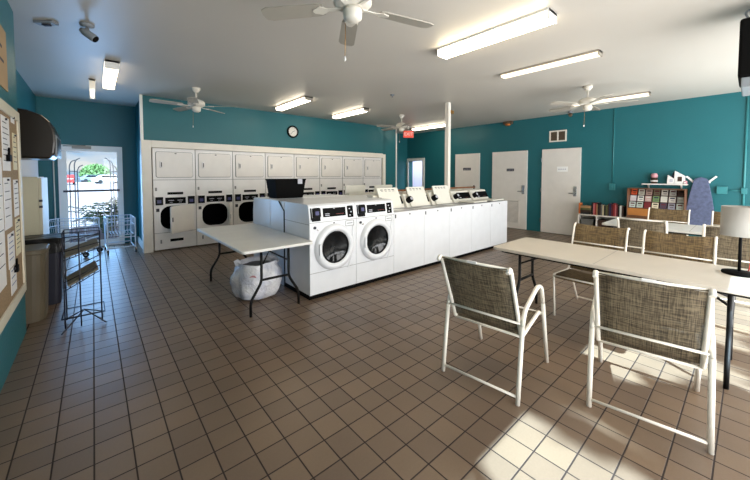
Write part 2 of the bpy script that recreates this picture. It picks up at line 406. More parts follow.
struct('hinge', B(*[(XR-.045, 3.395, z, XR-.034, 3.415, z+.1) for z in (.25, 1.0, 1.75)]), M['chrome'], dC)
def sign(y, z, w_, h_, m1, m2, label):
    s = thing('door_sign', label, 'sign', (XR-.037, y, z))
    obj('plate', B((-.006, -w_/2, -h_/2, 0, w_/2, h_/2)), m1, s)
    bm = B(*[(-.008, -w_/2*.7+k*w_*.2, -h_*.12, -.006, -w_/2*.7+k*w_*.2+w_*.13, h_*.08) for k in range(4)])
    obj('print', bm, m2, s)
sign(5.53, 1.60, .26, .075, M['ink'], M['paleink'], 'dark rectangular sign on the narrow door beside the pole')
sign(4.20, 1.56, .20, .07, M['ink'], M['paleink'], 'dark sign on the white door with the louvered bottom')
sign(2.93, 1.565, .23, .12, M['signpaper'], M['paleink'], 'white paper sign on the door below the wall vent')

# vent above door
v = thing('wall_vent', 'beige double wall vent above the door with the white paper sign', 'vent', (XR-.001, 3.055, 2.365))
obj('frame', B((-.02, -.19, -.14, 0, .19, -.11), (-.02, -.19, .10, 0, .19, .13), (-.02, -.19, -.11, 0, -.16, .1), (-.02, .16, -.11, 0, .19, .1), (-.02, -.015, -.11, 0, .015, .1)), M['cream'], v)
obj('backing', B((-.004, -.16, -.11, -.001, .16, .1)), M['ventin'], v)
obj('slats', B(*[(-.014, s*.0875-.072, -.105+.021*k, -.006, s*.0875+.072, -.100+.021*k) for k in range(10) for s in (-1, 1)]), M['ventin'], v)

# ------------------------------------------------------------ stacked dryers
def dryer_base():
    t = thing('stacked_dryer', 'x', 'dryer', (0, 7.16, 0), 0, 'stacked dryers built into the cream surround')
    W = .704; h = W/2
    bm = bmesh.new()
    # body as panels round the drum opening (lower opening -.30..+.30, z .38...86)
    yb = .62
    box(bm, -h, .01, .86, h, yb, 1.925); box(bm, -h, .01, .02, h, yb, .36)
    box(bm, -h, .01, .36, -.27, yb, .86); box(bm, .27, .01, .36, h, yb, .86); box(bm, -.27, .45, .36, .27, yb, .86)
    obj('body', bm, M['dry'], t, bevel=.004)
    obj('seam', B((-h, .004, 1.33, h, .0125, 1.338), (-h, .004, .335, h, .0125, .341), (h-.004, .003, .02, h+.001, .013, 1.92)), M['seam'], t)
    bm = bmesh.new(); prism(bm, rrect(.60, .47, .03), (-.30, .01, 1.385), (1, 0, 0), (0, 0, 1), (0, -.022, 0))
    ud = obj('upper_door', bm, M['dryd'], t, bevel=.004)
    bm = bmesh.new(); ringpr(bm, rrect(.616, .486, .036, x0=-.008, y0=-.008), rrect(.60, .47, .03), (-.30, .008, 1.385), (1, 0, 0), (0, 0, 1), (0, -.004, 0)); obj('door_gap', bm, M['seam'], t)
    obj('handle', B((-.245, -.03, 1.56, -.195, -.011, 1.68)), M['paperw'], ud, bevel=.006)
    obj('latch', B((-.225, -.034, 1.58, -.212, -.029, 1.66)), M['ink'], ud)
    obj('keyhole', B((.0, -.016, 1.825, .03, -.011, 1.84)), M['ink'], ud)
    obj('upper_label', B((-.13, .0, 1.055, .13, .011, 1.10)), M['black'], t)
    obj('key_lock', B((-.325, .0, 1.13, -.295, .011, 1.19)), M['seam'], t)
    # control band
    cb = obj('control_band', B((-.34, -.006, .85, .34, .012, 1.03)), M['dry'], t, bevel=.004)
    obj('display', B((-.17, -.014, .88, .17, -.004, 1.0)), M['panelblk'], cb, bevel=.003)
    obj('display_print', B((-.12, -.0155, .94, -.03, -.013, .95), (.03, -.0155, .94, .12, -.013, .95), (-.10, -.0155, .905, -.05, -.013, .912), (.05, -.0155, .905, .1, -.013, .912)), M['paleink'], cb)
    for s in (-1, 1):
        cm = obj('coin_meter', B((s*.265-.06, -.03, .865, s*.265+.06, -.005, 1.015)), M['black'], cb, bevel=.006)
        obj('meter_label', B((s*.265-.035, -.033, .90, s*.265+.03, -.029, .96)), M['navy'], cm)
    # drum opening
    bm = bmesh.new(); ringpr(bm, rrect(.56, .52, .05), rrect(.48, .44, .16, x0=.03, y0=.05), (-.28, .012, .35), (1, 0, 0), (0, 0, 1), (0, -.01, 0)); obj('opening_frame', bm, M['dry'], t)
    bm = bmesh.new()
    o_ = rrect(.48, .44, .16)
    a = [bm.verts.new((p[0]-.25, .012, p[1]+.40)) for p in o_]; b = [bm.verts.new((p[0]-.25, .44, p[1]+.40)) for p in o_]
    for i in range(len(a)):
        j = (i+1) % len(a); bm.faces.new((a[i], a[j], b[j], b[i]))
    bm.faces.new(b); obj('drum', bm, M['matblack'], t)
    obj('side_latch', B((-.315, -.002, .74, -.265, .0105, .80)), M['ink'], t)
    obj('bottom_lock', B((-.26, .004, .14, -.235, .011, .21)), M['seam'], t)
    obj('bottom_label', B((-.1, .004, .16, .12, .011, .21)), M['black'], t)
    return t
def dryer_door(t, ang):
    piv = thing('lower_door', '', '', (.29, -.01, 0)); del piv['label']; del piv['category']; piv.parent = t
    piv.rotation_euler = (0, 0, ang)
    bpy.data.objects.remove(piv)
    bm = bmesh.new(); prism(bm, rrect(.53, .50, .03), (-.53, 0, .355), (1, 0, 0), (0, 0, 1), (0, -.03, 0))
    dd = obj('lower_door', bm, M['dryd'], t, bevel=.004, loc=(.285, -.012, 0), rot=(0, 0, ang))
    bm = bmesh.new(); prism(bm, circ(.15, 24, -.27, .6), (0, .0, 0), (1, 0, 0), (0, 0, 1), (0, .012, 0)); obj('door_baffle', bm, M['drum'], dd)
    obj('door_catch', B((-.51, -.034, .57, -.49, -.029, .65)), M['ink'], dd)
angs = [.62, 1.22, 1.0, 1.3, .9, 1.2, 1.1, 1.25]
dlabels = ['leftmost stacked dryer, its lower door swung partly across a dark drum',
 'stacked dryer second from the left with a wide open dark drum',
 'stacked dryer third from the left, just left of the black basket',
 'stacked dryer fourth from the left, directly behind the black basket',
 'stacked dryer fifth from the left, below and right of the wall clock',
 'stacked dryer sixth from the left, third from the right end of the row',
 'stacked dryer seventh from the left, next to last before the right end',
 'stacked dryer at the right end of the row against the cream surround post']
base = dryer_base()
for i in range(8):
    X = .83+.352+.7115*i
    if i == 0: t = base; t.location.x = X; t['label'] = dlabels[0]
    else: t = dup(base, (X, 7.16, 0), 0, dlabels[i])
    if i > 0: pass
    angs_i = angs[i]
for i, t in enumerate([o for o in COL.objects if o.name.startswith('stacked_dryer')]):
    dryer_door(t, angs[i])

# ------------------------------------------------------------ washers
WW = .646; FW = .665
def front_loader():
    t = thing('front_load_washer', 'white front-loading washer at the corner of the island beside the folding table', 'washer', (0, 0, 0), 0, 'front-loading washers of the island')
    h = FW/2; Dp = .63
    bm = bmesh.new(); prism(bm, [(0, .05), (0, .885), (.03, 1.07), (.06, 1.09), (Dp, 1.095), (Dp, .05)], (-h+.002, 0, 0), (0, 1, 0), (0, 0, 1), (FW-.004, 0, 0))
    body = obj('body', bm, M['wash'], t, bevel=.006)
    obj('kick_base', B((-h+.004, .02, 0, h-.004, Dp, .05)), M['matblack'], t)
    obj('panel_seam', B((-h+.004, -.0015, .88, h-.004, .01, .886), (-h+.004, -.0015, .30, h-.004, .01, .305)), M['seam'], t)
    obj('side_seam', B((-h+.0005, .01, .86, -h+.003, Dp-.01, .866)), M['seam'], t)
    # sloped control face: u along x, v up the slope
    vdir = Vector((0, .03, .185)).normalized(); nrm = Vector((0, -.185, .03)).normalized()
    def onpan(u0, v0, u1, v1, d, m, name, par, r=.006):
        bm = bmesh.new(); prism(bm, rrect(u1-u0, v1-v0, min(r, (v1-v0)*.4), 3), Vector((u0, 0, .885))+vdir*v0, (1, 0, 0), vdir, nrm*d); return obj(name, bm, m, par)
    dsp = onpan(-.145, .05, .175, .155, .006, M['panelblk'], 'display', t)
    onpan(-.12, .065, -.06, .075, .008, M['paleink'], 'display_print', dsp); onpan(-.12, .085, -.06, .092, .008, M['paleink'], 'display_print', dsp)
    onpan(.03, .075, .15, .08, .008, M['red'], 'red_indicator', dsp); onpan(.0, .142, .02, .15, .008, M['paleink'], 'emblem', dsp)
    cm = onpan(-.285, .05, -.19, .165, .03, M['black'], 'coin_meter', t, .02)
    onpan(-.262, .08, -.215, .125, .033, M['navy'], 'meter_label', cm)
    onpan(-.30, .012, -.19, .055, .012, M['black'], 'meter_base', t); onpan(-.31, .03, -.298, .165, .01, M['black'], 'meter_bracket', t, .002)
    cp = onpan(.205, .02, .29, .165, .008, M['panelblk'], 'cycle_selector', t)
    for k in range(3): onpan(.225+.02*(k % 2), .04+.04*k, .245+.02*(k % 2), .055+.04*k, .01, M['paleink'], 'selector_button', cp, .003)
    # locks and plate
    bm = bmesh.new(); prism(bm, circ(.016, 16, -.265, .825), (0, 0, 0), (1, 0, 0), (0, 0, 1), (0, -.012, 0)); obj('lock', bm, M['ink'], t)
    bm = bmesh.new(); prism(bm, circ(.012, 16, -.225, .80), (0, 0, 0), (1, 0, 0), (0, 0, 1), (0, -.010, 0)); obj('lock', bm, M['chrome'], t)
    bm = bmesh.new(); ringpr(bm, rrect(.13, .07, .01, 3), rrect(.118, .058, .008, 3, .006, .006), (.165, .001, .80), (1, 0, 0), (0, 0, 1), (0, -.003, 0)); obj('label_plate', bm, M['seam'], t)
    obj('label_print', B((.19, -.003, .832, .27, .0005, .838)), M['ink'], t)
    obj('door_lock_light', B((-.012, -.004, .852, .008, .0, .866)), M['ink'], t)
    # door
    cz, cx = .575, .0
    bm = bmesh.new()
    prof = [(.188, .0), (.19, .035), (.22, .055), (.262, .04), (.275, .0)]
    seg = 48; rings = []
    for r, dpt in prof: rings.append([bm.verts.new((cx+r*math.cos(2*PI*k/seg), -dpt-.001, cz+r*math.sin(2*PI*k/seg))) for k in range(seg)])
    for a, b in zip(rings, rings[1:]):
        for k in range(seg): f = bm.faces.new((a[k], a[(k+1) % seg], b[(k+1) % seg], b[k])); f.smooth = True
    dr = obj('door', bm, M['wash'], t)
    bm = bmesh.new(); rings = []
    for r, dpt in [(.19, .030), (.13, .018), (.07, .010), (.001, .006)]: rings.append([bm.verts.new((cx+r*math.cos(2*PI*k/seg), -dpt, cz+r*math.sin(2*PI*k/seg))) for k in range(seg)])
    for a, b in zip(rings, rings[1:]):
        for k in range(seg): f = bm.faces.new((a[k], a[(k+1) % seg], b[(k+1) % seg], b[k])); f.smooth = True
    obj('door_glass', bm, M['glassdk'], dr)
    bm = bmesh.new(); ringpr(bm, circ(.192, 48), circ(.172, 48), (cx, -.032, cz), (1, 0, 0), (0, 0, 1), (0, -.004, 0)); obj('glass_rim', bm, M['black'], dr)
    bm = bmesh.new(); prism(bm, rrect(.03, .14, .012, 4), (cx-.24, -.05, cz-.07), (1, 0, 0), (0, 0, 1), (0, -.02, 0)); obj('door_handle', bm, M['wash'], dr, bevel=.005)
    bm = bmesh.new(); prism(bm, [(.19, .29), (.315, .36), (.315, .80), (.27, .80), (.26, .72), (.285, .57), (.24, .40)], (0, 0, 0), (1, 0, 0), (0, 0, 1), (0, -.014, 0)); obj('hinge_cover', bm, M['wash'], dr, bevel=.004)
    return t
fl = front_loader(); fl.location = (1.83+FW/2, 3.22, 0)
X0 = 1.83+2*FW
fl2 = dup(fl, (1.83+FW*1.5, 3.22, 0), 0, 'white front-loading washer between the corner washer and the top loaders')
fl3 = dup(fl, (1.83+FW/2, 4.93, 0), PI, 'rear front-loading washer at the island corner beside the white folding table', 'front-loading washers facing the dryers')
fl4 = dup(fl, (1.83+FW*1.5, 4.93, 0), PI, 'second rear front-loading washer facing the dryers, just right of the black basket', 'front-loading washers facing the dryers')

def top_loader():
    t = thing('top_load_washer', 'x', 'washer', (0, 0, 0), 0, 'top-loading washers of the island')
    h = WW/2; Dp = .63
    obj('body', B((-h+.0015, 0, .05, h-.0015, Dp, .905)), M['wash'], t, bevel=.006)
    obj('kick_base', B((-h+.004, .02, 0, h-.004, Dp, .05)), M['matblack'], t)
    obj('front_lock', B((-.012, -.006, .855, .006, .001, .875)), M['ink'], t)
    obj('corner_lock', B((-h+.02, -.008, .825, -h+.034, .001, .875)), M['ink'], t)
    bm = bmesh.new(); prism(bm, [(.38, .905), (.40, .94), (.49, 1.115), (Dp, 1.13), (Dp, .905)], (-h+.03, 0, 0), (0, 1, 0), (0, 0, 1), (WW-.06, 0, 0))
    cs = obj('console', bm, M['washc'], t, bevel=.005)
    vd = Vector((0, .09, .175)).normalized(); nr = Vector((0, -.175, .09)).normalized()
    def pn(u0, v0, u1, v1, d_, m, nm, par):
        bm = bmesh.new(); prism(bm, rrect(u1-u0, v1-v0, .006, 2), Vector((u0, .40, .94))+vd*v0, (1, 0, 0), vd, nr*d_); return obj(nm, bm, m, par)
    dp = pn(-.13, .03, .29, .16, .006, M['panelblk'], 'display', cs)
    pn(-.09, .045, -.03, .06, .008, M['paleink'], 'display_print', dp); pn(.1, .05, .2, .055, .008, M['red'], 'red_indicator', dp)
    bm = bmesh.new(); lathe(bm, [(.045, 0), (.05, .02), (.05, .09), (.03, .1)], 16, mtx=Matrix.Translation((-.22, .45, 1.0)) @ Matrix.Rotation(PI/2-.5, 4, 'X'))
    cm = obj('coin_meter', bm, M['black'], cs, smooth=False)
    bm = bmesh.new(); lathe(bm, [(.025, .1), (.025, .105)], 16, mtx=Matrix.Translation((-.22, .45, 1.0)) @ Matrix.Rotation(PI/2-.5, 4, 'X')); obj('meter_label', bm, M['paleink'], cm)
    bm = bmesh.new(); ringpr(bm, rrect(.50, .33, .04), rrect(.42, .25, .08, x0=.04, y0=.04), (-.25, .04, .905), (1, 0, 0), (0, 1, 0), (0, 0, .006)); obj('lid_frame', bm, M['seam'], t)
    return t
def lid(t, ang):
    bm = bmesh.new(); prism(bm, rrect(.44, .34, .02, 3), (-.22, 0, 0), (1, 0, 0), (0, -1, 0), (0, 0, .022))
    l = obj('lid', bm, M['washc'], t, bevel=.004, loc=(.0, .355, .913), rot=(-ang, 0, 0))
    obj('lid_print', B(*[(-.16+.08*k, -.31, -.0025, -.16+.08*k+.05, -.30, 0) for k in range(4)], *[(-.15+.08*k, -.285, -.0025, -.15+.08*k+.04, -.28, 0) for k in range(4)]), M['ink'], l)
tb = top_loader(); tls = []
tl_lab = ['top-loading washer next to the front loaders, its lid standing open',
 'top-loading washer second from the front loaders, lid open and leaning back',
 'top-loading washer in the middle of the row, lid open in front of the white pole',
 'top-loading washer with closed lid, second from the right end of the island',
 'top-loading washer with closed lid at the right end of the island']
for i in range(5):
    X = X0+WW*(i+.5)
    if i == 0: tb.location = (X, 3.22, 0); tb['label'] = tl_lab[0]; tls.append(tb)
    else: tls.append(dup(tb, (X, 3.22, 0), 0, tl_lab[i]))
back_lab = ['rear top-loading washer facing the dryers, lid raised behind the second front loader',
 'rear top-loading washer facing the dryers, lid raised behind the first open top loader',
 'rear top-loading washer facing the dryers, hidden behind the second open lid',
 'rear top-loading washer facing the dryers, lid closed, behind the brown pipe',
 'rear top-loading washer facing the dryers at the far right end']
bls = []
for i in range(5):
    bls.append(dup(tb, (X0+WW*(i+.5), 4.93, 0), PI, back_lab[i], 'rear top-loading washers'))
for i, t in enumerate(tls): lid(t, math.radians([112, 112, 108, 2, 2][i]))
for i, t in enumerate(bls): lid(t, math.radians([100, 104, 2, 2, 2][i]))
# bulkhead, pipe, pole
tag(obj('bulkhead', B((1.832, 3.875, 0, X0+5*WW-.02, 4.288, 1.092)), M['wash'], bevel=.004), 'long white service bulkhead running between the two rows of washers', 'bulkhead')
pp = thing('supply_pipe', 'brown supply pipe running above the bulkhead to the right end of the island', 'pipe', (0, 4.0, 0))
obj('pipe_run', T([(3.5, -.05, 1.16), (6.35, -.05, 1.16)], r=.016), M['copper'], pp)
obj('pipe_support', T([(6.32, -.05, 1.09), (6.32, -.05, 1.2)], [(3.6, -.05, 1.09), (3.6, -.05, 1.16)], r=.014), M['matblack'], pp)
po = thing('ceiling_pole', 'white service pole from the washer island up to the ceiling', 'pole', (5.39, 3.97, 1.093))
obj('pole_shaft', B((-.04, -.04, 0, .04, .04, H-1.093)), M['cream'], po)
obj('bracket', B((.03, -.05, 1.56, .13, .03, 1.62)), M['brass'], po)
tag(obj('gap_shade_strip', T([(1.832, 3.862, .0), (1.832, 3.862, .97), (1.822, 3.99, 1.085)], r=.009), M['legblk']), 'dark strip added for the shade in the gap at the end of the washer island', 'gap shade')  # added dark tube stands in for shade in the gap between rows
# black basket on the island
bk = thing('laundry_basket', 'black tapered laundry basket standing on top of the washer island', 'basket', (2.13, 4.42, 1.098))
bm = bmesh.new()
def frustum(bm, w0, d0, w1, d1, h0, h1, wall=.01):
    for (a, b, c, d_) in (((-1, -1), (1, -1), 0, 0), ((1, -1), (1, 1), 0, 0), ((1, 1), (-1, 1), 0, 0), ((-1, 1), (-1, -1), 0, 0)):
        vs = [bm.verts.new((a[0]*w0/2, a[1]*d0/2, h0)), bm.verts.new((b[0]*w0/2, b[1]*d0/2, h0)), bm.verts.new((b[0]*w1/2, b[1]*d1/2, h1)), bm.verts.new((a[0]*w1/2, a[1]*d1/2, h1))]
        wi = wall
        vi = [bm.verts.new((v_.co.x-math.copysign(wi, v_.co.x), v_.co.y-math.copysign(wi, v_.co.y), v_.co.z)) for v_ in vs]
        bm.faces.new(vs); bm.faces.new(vi[::-1]); bm.faces.new((vs[3], vs[2], vi[2], vi[3])); bm.faces.new((vs[1], vs[0], vi[0], vi[1]))
frustum(bm, .40, .26, .47, .32, 0, .26); box(bm, -.2, -.13, 0, .2, .13, .01)
obj('basket_body', bm, M['matblack'], bk)
bm = bmesh.new(); ringpr(bm, rrect(.50, .35, .04, x0=-.25, y0=-.175), rrect(.455, .305, .03, x0=-.2275, y0=-.1525), (0, 0, .255), (1, 0, 0), (0, 1, 0), (0, 0, .018)); obj('rim', bm, M['matblack'], bk)
tag(obj('price_tag', B((2.22, 4.22, 1.30, 2.29, 4.236, 1.372)), M['paleink'], bevel=.004), 'small clear plastic tag clipped on the rim of the black basket', 'tag')

# ------------------------------------------------------------ folding tables
def legset(par, y, w_=.15, foot=.265, top=.672, lean=1):
    ls = []
    for s in (-1, 1):
        bm = T([(s*w_, y, top), (s*w_, y, .33), (s*foot, y, .15), (s*foot, y, 0)], r=.0145, fr=.05); ls.append(obj('leg', bm, M['legblk'], par))
    obj('leg_crossbar', T([(-w_, y, .35), (w_, y, .35)], r=.013), M['legblk'], par)
    obj('leg_brace', T([(-.13, y, .52), (0, y+lean*.16, .60), (.13, y, .52)], [(0, y+lean*.16, .60), (0, y+lean*.36, top)], r=.009), M['legblk'], par)
def table(name, label, x0, x1, y0, y1, seam, mt, ly):
    t = thing(name, label, 'table', ((x0+x1)/2, 0, 0))
    w_ = (x1-x0)/2
    bm = bmesh.new()
    prism(bm, rrect(2*w_, y1-y0, .045, 5), (-w_, y0, .672), (1, 0, 0), (0, 1, 0), (0, 0, .03)); tt = obj('tabletop', bm, mt, t, bevel=.006)
    if seam: obj('fold_seam', B((-w_+.01, seam-.003, .6995, w_-.01, seam+.003, .7026)), M['edge'], tt)
    obj('apron_rail', B((-w_+.05, y0+.08, .65, -w_+.075, y1-.08, .673), (w_-.075, y0+.08, .65, w_-.05, y1-.08, .673)), M['legblk'], t)
    for (y, l) in ly: legset(t, y, lean=l)
    return t
table('folding_table', 'cream folding table with a centre seam in the foreground between the sling chairs', 3.06, 3.83, -.13, 1.70, .82, M['tabletop'], [(1.52, -1), (.07, 1)])
table('folding_table', 'white folding table butted against the washers with a bagged bin under it', 1.045, 1.82, 3.10, 4.89, None, M['tablew'], [(3.24, 1), (4.70, -1)])
table('folding_table', 'white table in the back between chairs and the bookcase', 5.80, 6.62, -.5, 1.46, .5, M['tablew'], [(1.2, -1), (-.25, 1)])

# ------------------------------------------------------------ sling chairs
def strip(bm, prof, y0, y1, th=.004, ny=6, sag=.012):
    P = fillet(prof, .06, 5)
    dense = []
    for a, b in zip(P, P[1:]):
        n = max(1, int((b-a).length/.05))
        for k in range(n): dense.append(a.lerp(b, k/n))
    dense.append(P[-1]); rows = [[], []]
    for i, p in enumerate(dense):
        d_ = dense[min(i+1, len(dense)-1)]-dense[max(i-1, 0)]; nrm = Vector((d_.z, 0, -d_.x)).normalized()
        for s in (0, 1):
            r = []
            for j in range(ny+1):
                u = j/ny; q = p+nrm*(sag*4*u*(1-u)+s*th); r.append(bm.verts.new((q.x, y0+(y1-y0)*u, q.z)))
            rows[s].append(r)
    n = len(dense)
    for i in range(n-1):
        for j in range(ny):
            for s in (0, 1):
                R_ = rows[s]; f = bm.faces.new((R_[i][j], R_[i][j+1], R_[i+1][j+1], R_[i+1][j])); f.smooth = True
        for j in (0, ny): bm.faces.new((rows[0][i][j], rows[0][i+1][j], rows[1][i+1][j], rows[1][i][j]))
    for i in (0, n-1):
        for j in range(ny): bm.faces.new((rows[0][i][j], rows[0][i][j+1], rows[1][i][j+1], rows[1][i][j]))
def armchair(label, group):
    t = thing('sling_armchair', label, 'chair', (0, 0, 0), 0, group); m = M['chairw']; R_ = .0135
    bm = bmesh.new(); strip(bm, [(-.105, 0, .865), (-.085, 0, .868), (.125, 0, .40)], -.222, .222); obj('back_sling', bm, M['sling'], t)
    bm = bmesh.new(); strip(bm, [(.13, 0, .385), (.50, 0, .425), (.53, 0, .41)], -.222, .222); obj('seat_sling', bm, M['sling'], t)
    for s in (-1, 1):
        y = s*.235
        obj('side_rail', T([(-.125, y, .845), (-.10, y, .872), (-.075, y, .85), (.13, y, .37), (.50, y, .425), (.53, y, .40)], r=R_, fr=.03), m, t)
        y2 = s*.262
        obj('rear_leg', T([(0, y2, 0), (.065, y2, .47)], r=.0145), m, t)
        obj('armrest', T([(.065, y2, .47), (.10, y2, .56), (.36, y2, .655), (.455, y2, .63), (.50, y2, .50)], r=.0145, fr=.07), m, t)
        obj('front_leg', T([(.50, y2, .50), (.635, y2, 0)], r=.0145), m, t)
    obj('top_bar', T([(-.09, -.235, .862), (-.09, .235, .862)], r=.009), m, t)
    obj('sling_tag', B((-.108, -.03, .862, -.098, .03, .876)), M['paperw'], t)
    obj('back_crossbar', T([(.068, -.262, .485), (.068, .262, .485)], r=.0085), m, t)
    obj('seat_rear_bar', T([(.125, -.235, .375), (.125, .235, .375)], r=.0085), m, t)
    obj('seat_front_bar', T([(.515, -.262, .415), (.515, .262, .415)], r=.0085), m, t)
    obj('floor_crossbar', T([(.005, -.262, .045), (.005, .262, .045)], r=.0085), m, t)
    return t
ga = 'white-framed sling armchairs'
a1 = armchair('white-framed sling armchair standing clear on the tiles at the corner of the cream table', ga); a1.location = (1.935, 1.165, 0); a1.rotation_euler.z = math.radians(6.6)
dup(a1, (2.33, .355, 0), math.radians(9), 'white-framed sling armchair nearest the right corner with its back to the camera')
dup(a1, (5.29, .89, 0), math.radians(3), 'sling armchair seen from behind at the back table, left of the white table top')
dup(a1, (5.29, .10, 0), math.radians(3), 'sling armchair at the back table seen from behind, left of the lamp shade')
def sidechair(label, group):
    t = thing('sling_side_chair', label, 'chair', (0, 0, 0), 0, group); m = M['chairw']; R_ = .0095
    bm = bmesh.new(); strip(bm, [(.09, 0, .86), (.15, 0, .90), (.19, 0, .86), (.33, 0, .42)], -.225, .225, sag=.015); obj('back_sling', bm, M['slingb'], t)
    bm = bmesh.new(); strip(bm, [(.33, 0, .41), (.72, 0, .435), (.76, 0, .41)], -.225, .225); obj('seat_sling', bm, M['slingb'], t)
    for s in (-1, 1):
        y = s*.237
        obj('side_rail', T([(.125, y, .878), (.155, y, .893), (.195, y, .86), (.33, y, .41), (.745, y, .43)], r=R_, fr=.05), m, t)
        obj('front_leg', T([(.745, y, .43), (.71, y, 0)], r=R_), m, t)
        obj('rear_leg', T([(.30, y, .42), (.04, y, .0)], r=R_), m, t)
    obj('seat_front_bar', T([(.75, -.237, .42), (.75, .237, .42)], r=.008), m, t)
    obj('floor_crossbar', T([(.045, -.237, .03), (.045, .237, .03)], r=.008), m, t)
    obj('back_crossbar', T([(.24, -.237, .70), (.24, .237, .70)], r=.007), m, t)
    return t
gs = 'brown sling side chairs'
s1 = sidechair('brown sling chair behind the cream table, left one of the two, facing the camera', gs); s1.location = (4.24, 1.03, 0); s1.rotation_euler.z = PI
dup(s1, (4.22, .42, 0), PI, 'brown sling chair behind the cream table, right one of the two, beside the lamp')
dup(s1, (7.08, .84, 0), PI, 'brown sling chair beyond the back table, in front of the wooden brochure rack')
dup(s1, (7.10, .12, 0), PI, 'brown sling chair beyond the back table, mostly hidden behind the lamp shade')

# ------------------------------------------------------------ table lamp
L = thing('table_lamp', 'table lamp with grey drum shade and black base on the cream folding table', 'lamp', (3.573, .039, .702))
bm = bmesh.new(); lathe(bm, [(.088, 0), (.092, .008), (.089, .018), (.02, .024)], 40); obj('base', bm, M['matblack'], L)
obj('stem', T([(0, 0, .02), (0, 0, .44)], r=.009, seg=12), M['matblack'], L)
bm = bmesh.new(); rr = []
for r, z in [(.106, .285), (.103, .497), (.100, .497), (.103, .285)]: rr.append([bm.verts.new((r*math.cos(2*PI*k/40), r*math.sin(2*PI*k/40), z)) for k in range(40)])
for a, b in zip(rr, rr[1:]+rr[:1]):
    for k in range(40): bm.faces.new((a[k], a[(k+1) % 40], b[(k+1) % 40], b[k])).smooth = True
obj('lamp_shade', bm, M['shade'], L)
obj('shade_spider', T([(-.102, 0, .44), (.102, 0, .44)], [(0, -.102, .44), (0, .102, .44)], r=.003), M['matblack'], L)
bm = bmesh.new(); lathe(bm, [(.012, .44), (.028, .38), (.03, .35), (.015, .33)], 16); obj('bulb', bm, M['paperw'], L)
tag(obj('lamp_cord', T([(3.66, .0, .71), (3.63, -.01, .74), (3.64, -.015, .85), (3.645, -.01, 1.0)], r=.0035, fr=.03), M['redcar']), 'thin dark red cord rising behind the table lamp stem', 'cord')

# ------------------------------------------------------------ trash bag bin
bag = thing('trash_bag', 'white plastic bag bulging over a small bin under the folding table by the washers', 'bag', (1.46, 3.80, 0))
bm = bmesh.new(); lathe(bm, [(.17, 0), (.23, .03), (.265, .10), (.28, .18), (.275, .26), (.25, .33), (.225, .38), (.235, .41), (.225, .415), (.20, .38), (.19, .25), (.14, .05)], 40)
for v_ in bm.verts:
    n_ = noise.noise(Vector((v_.co.x*7, v_.co.y*7, v_.co.z*9))); a_ = math.atan2(v_.co.y, v_.co.x)
    k = 1+.20*n_+.03*math.sin(a_*9)+.06*noise.noise(Vector((v_.co.x*22, v_.co.y*22, v_.co.z*20)))
    if v_.co.z > .02: v_.co.x *= k; v_.co.y *= k; v_.co.z += .03*noise.noise(Vector((v_.co.x*5, 3, v_.co.y*5)))*(v_.co.z > .3)
obj('bag_body', bm, M['bag'], bag, smooth=True)
bm = bmesh.new(); lathe(bm, [(.19, .36), (.10, .352)], 28); obj('bin_interior', bm, M['bagblk'], bag)
bm = bmesh.new(); prism(bm, [(0, 0), (.06, -.02), (.08, .03), (.03, .07), (-.02, .05)], (-.24, .06, .38), (.7, -.6, .1), (0, 0, 1), (.01, .02, 0)); obj('knot_flap', bm, M['bag'], bag)
bm = bmesh.new(); prism(bm, circ(.045, 14), (-.155, -.245, .27), (.82, -.5, 0), (.1, -.1, 1), (.01, .012, 0)); obj('printed_spot', bm, M['pinkp'], bag)

# ------------------------------------------------------------ left side: cabinet, bins, rack, carts, board, television
c = thing('storage_cabinet', 'tall cream metal cabinet behind the taupe bin below the wall television', 'cabinet', (-.60, 5.6, 0))
obj('body', B((-.155, -.30, .02, .115, .35, 1.405)), M['cabinet'], c, bevel=.006)
dd = obj('cabinet_door', B((.115, -.30, .05, .145, .345, 1.395)), M['cabinet'], c, bevel=.004)
obj('hinge', B((.120, -.312, 1.05, .148, -.298, 1.075)), M['ink'], dd); obj('hinge', B((.120, -.312, 1.12, .148, -.298, 1.145)), M['ink'], dd)
b1 = thing('waste_bin', 'taupe rounded plastic waste bin with rim against the left wall', 'bin', (-.565, 4.66, 0))
bm = bmesh.new(); 
def taper(bm, w0, d0, w1, d1, h_, r):
    a = rrect(w0, d0, r, 5, -w0/2, -d0/2); b = rrect(w1, d1, r, 5, -w1/2, -d1/2)
    A_ = [bm.verts.new((*p, 0)) for p in a]; B_ = [bm.verts.new((*p, h_)) for p in b]; n = len(a)
    bm.faces.new(A_[::-1]); bm.faces.new(B_)
    for i in range(n): bm.faces.new((A_[i], A_[(i+1) % n], B_[(i+1) % n], B_[i]))
taper(bm, .34, .38, .38, .42, .66, .09); obj('bin_body', bm, M['taupe'], b1, bevel=.003)
bm = bmesh.new(); prism(bm, rrect(.40, .44, .10, 5, -.20, -.22), (0, 0, .655), (1, 0, 0), (0, 1, 0), (0, 0, .05)); obj('lid', bm, M['taupe'], b1, bevel=.012)
b2 = thing('waste_bin', 'dark navy bin with a black liner folded over the rim, beside the wire rack', 'bin', (-.50, 5.115, 0))
bm = bmesh.new(); taper(bm, .38, .28, .42, .30, .66, .05); obj('bin_body', bm, M['navyplastic'], b2)
bm = bmesh.new(); prism(bm, rrect(.45, .33, .05, 6, -.225, -.165), (0, 0, .57), (1, 0, 0), (0, 1, 0), (0, 0, .17))
bmesh.ops.subdivide_edges(bm, edges=bm.edges[:], cuts=2)
for v_ in bm.verts: v_.co += Vector((noise.noise(v_.co*16), noise.noise(v_.co*15+Vector((3, 1, 2))), noise.noise(v_.co*14+Vector((7, 7, 1)))))*.022
obj('liner', bm, M['bagblk'], b2)
obj('bin_handle', T([(.215, -.06, .33), (.235, -.05, .30), (.235, .05, .30), (.215, .06, .33)], r=.006), M['paleink'], b2)

